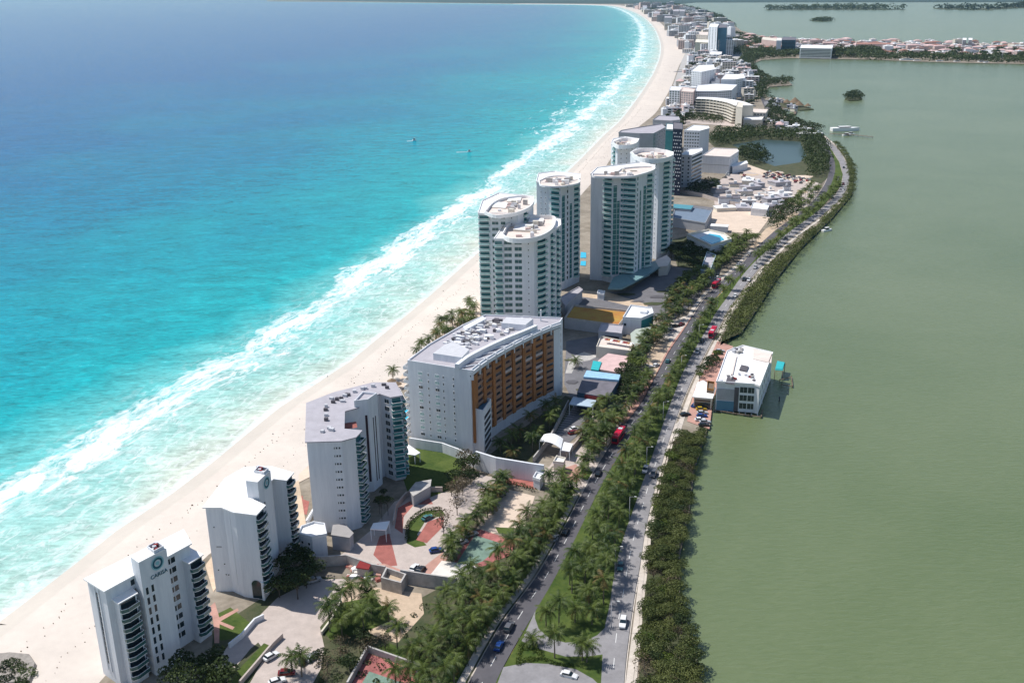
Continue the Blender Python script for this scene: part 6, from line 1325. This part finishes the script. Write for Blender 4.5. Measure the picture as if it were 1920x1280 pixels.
def bus(px, py, side, label):
    p, a = roaddir(px, py, side); o = thing('bus', label, 'bus', (p.x, p.y, ZC), a+(0 if side == 'l' else pi)); L, w, H = 11.5, 2.55, 3.2
    mb = MB(); mb.prism([(-L/2, -w/2+.1), (-L/2+.15, -w/2), (L/2-.3, -w/2), (L/2, -w/2+.3), (L/2, w/2-.3), (L/2-.3, w/2), (-L/2+.15, w/2), (-L/2, w/2-.1)], .35, H, busred); mb.build('body', o)
    mb = MB(); mb.box(-L/2+.4, L/2-.4, -w/2+.1, w/2-.1, H+.002, H+.18, busred); mb.build('roof', o)
    for x in (-2.8, 2.2): mb = MB(); mb.box(x-.9, x+.9, -.8, .8, H+.18, H+.42, busred if x < 0 else equip); mb.build('air_unit', o)
    for s in (-1, 1):
        for k in range(7): mb = MB(); x = -L/2+1.1+k*1.45; mb.box(x, x+1.3, s*w/2-.03, s*w/2+.03, 1.35, 2.5, glass); mb.build('window', o)
        for x in (-3.4, 3.6): mb = MB(); mb.tube((x, s*(w/2-.25), .5), (x, s*(w/2+.02), .5), .5, .5, rubber, 12); mb.build('wheel', o)
    for s in (-1, 1): mb = MB(); mb.box(s*L/2-.03, s*L/2+.04, -1.05, 1.05, 1.2, 2.7, glass); mb.build('windscreen' if s > 0 else 'rear_window', o)
    for s in (-1, 1): mb = MB(); mb.box(L/2-.02, L/2+.05, s*.9-.2, s*.9+.2, .6, .85, chrome); mb.build('headlight', o)
bus(1160, 824, 'l', 'nearest red bus, on the dark carriageway beside the dense palms')
bus(1336, 630, 'r', 'red bus on the grey carriageway above the lagoon building')
bus(1343, 538, 'l', 'farthest red bus, on the dark carriageway below the pool building')
# street lamps
def lamp(px, py, label, h=8.5, two=False):
    p, a = roaddir(px, py, 'r'); o = thing('street_lamp', label, 'street lamp', (p.x, p.y, 0), a, 'street lamps')
    mb = MB(); mb.tube((0, 0, 0), (0, 0, h), .13, .08, greyw, 6); mb.build('pole', o)
    for s in ((-1, 1) if two else (-1,)): mb = MB(); mb.tube((0, 0, h), (0, s*1.8, h+.4), .06, .05, greyw, 5); arm = mb.build('arm', o); mb = MB(); mb.box(-.16, .16, s*1.8-.35, s*1.8+.35, h+.3, h+.46, chrome); mb.build('lamp_head', o)
for i, (px, py) in enumerate([(1146, 1178), (1153, 1072), (1180, 975), (1212, 878), (1243, 790), (1277, 700), (1310, 640), (1345, 578), (1386, 520), (1430, 474), (1480, 430), (1530, 392), (1570, 350)]): lamp(px, py, 'grey street lamp %s' % ['at the right edge of the turning lawn', 'over the teal car', 'beside the lower mangroves', 'beside the car pair', 'above the car pair on the median', 'opposite the shop', 'beside the black car below the bus', 'on the narrow upper median', 'at the black and white car pair', 'before the bend', 'at the bend by the pool building', 'beyond the bend', 'on the far curve'][i])
# ------------------------------------------------------------------ boats
def boat(px, py, L, rz, label, m=canvas_white, cabin=True, wake=0):
    x, y = G(px, py); o = thing('boat', label, 'boat', (x, y, -.8), rz); w = L*.28
    mb = MB(); mb.prism([(-L/2, -w/2), (L*.2, -w/2), (L/2, 0), (L*.2, w/2), (-L/2, w/2)], -.3, L*.10+.4, m); mb.build('hull', o)
    if cabin: mb = MB(); mb.prism([(-L*.25, -w*.35), (L*.1, -w*.35), (L*.2, 0), (L*.1, w*.35), (-L*.25, w*.35)], L*.10+.4, L*.10+1.8, glass, m); mb.build('cabin', o)
    if wake:
        mb = MB()
        for i in range(8): t0, t1 = i/8, (i+1)/8; a = lambda t: (-L/2-wake*t, (.5+t*.9)*w*(1-t*.3)); p0, p1 = a(t0), a(t1); mb.face([(p0[0], -p0[1], -.28), (p1[0], -p1[1]*rnd.uniform(.7, 1.1), -.28), (p1[0], p1[1]*rnd.uniform(.7, 1.1), -.28), (p0[0], p0[1], -.28)], M('wake_foam', (.75, .8, .8), .7, .1, .5))
        k = mb.build('wake', None, (x, y, -.8), rz); k['kind'] = 'stuff'; k['label'] = 'white foam wake behind a small boat'
boat(777, 262, 5, .5, 'small white boat on the turquoise sea, left one', wake=7)
boat(880, 283, 4, .1, 'small white boat on the turquoise sea, right one', wake=12)
boat(1585, 244, 34, .05, 'long white ferry moored at the long jetty')
boat(1588, 253, 12, .3, 'white motor boat below the ferry')
boat(1596, 251, 9, -.3, 'second smaller white motor boat below the ferry')
boat(1474, 208, 14, .2, 'white boat in the cove by the palapas')
boat(1551, 431, 9, .5, 'small white boat moored at the mangrove edge')
for i, (px, py) in enumerate([(1700, 111.5), (1720, 112.5), (1762, 113.5), (1795, 114), (1840, 114.5), (1850, 116)]): boat(px, py+1.5, 30 if i == 0 else 18, .1*i, ['large white yacht off the peninsula', 'second yacht off the peninsula', 'third yacht off the peninsula', 'fourth yacht off the peninsula', 'fifth yacht off the peninsula', 'rightmost yacht off the peninsula'][i])
x, y = G(1461, 752, -.8); o = thing('channel_marker', 'small dark post standing in the green water right of the lagoon building', 'marker post', (x, y, -1.2)); mb = MB(); mb.tube((0, 0, 0), (0, 0, 2), .25, .2, blackw); mb.build('post', o); mb = MB(); mb.tube((0, 0, 2), (0, 0, 2.6), .4, .1, blackw); mb.build('cap', o)
# debris on the yard behind the palm plot, and small stones on the beach
r = random.Random(3)
for k in range(46):
    x, y = G(r.uniform(652, 716), r.uniform(1060, 1088)); mb = MB(); w, d, h = r.uniform(.4, 1.6), r.uniform(.3, 1.1), r.uniform(.2, .9); mb.prism([(-w, -d*.8), (w*.7, -d), (w, d*.6), (-w*.5, d)], 0, h, (whiteslab, red, concr, canvas_white, pink)[k % 5], scale=.8); o = mb.build('rubble_piece', None, (x, y, .03), r.uniform(0, 3)); tagd(o, 'piece of building rubble on the debris yard', 'rubble', 'rubble on the debris yard')
mb = MB()
for k in range(260):
    i = r.randrange(10, 150); p = bi[min(len(bi)-1, i)]; q = min(shore_s, key=lambda s_: (s_-p).length); c = p.lerp(q, r.uniform(.1, .9)); c = c+Vector((r.uniform(-9, 9), r.uniform(-9, 9)))
    s = r.uniform(.1, .3); mb.prism([(c.x-s, c.y-s*.6), (c.x+s, c.y-s*.3), (c.x+s*.4, c.y+s*.7)], .2, .75, (wood, thatch, concr)[k % 3])
o = mb.build('beach_seaweed'); o['kind'] = 'stuff'; o['label'] = 'specks of seaweed and stones on the sand'

# ------------------------------------------------------------------ haze: one closed box round the whole scene
hm = bpy.data.materials.new('haze_air'); hm.use_nodes = True; n = hm.node_tree.nodes; n.remove(n['Principled BSDF']); v = n.new('ShaderNodeVolumePrincipled')
v.inputs['Color'].default_value = (.48, .76, .95, 1); v.inputs['Density'].default_value = HAZE; v.inputs['Anisotropy'].default_value = .3; hm.node_tree.links.new(v.outputs[0], n['Material Output'].inputs['Volume'])
mb = MB(); mb.box(-80000, 80000, -3000, 95000, -3.5, 185, hm); o = mb.build('haze'); o['kind'] = 'stuff'; o['label'] = 'pale blue sea haze'
print('palms', NP[0], 'cars', NC[0], 'objects', len(bpy.data.objects))
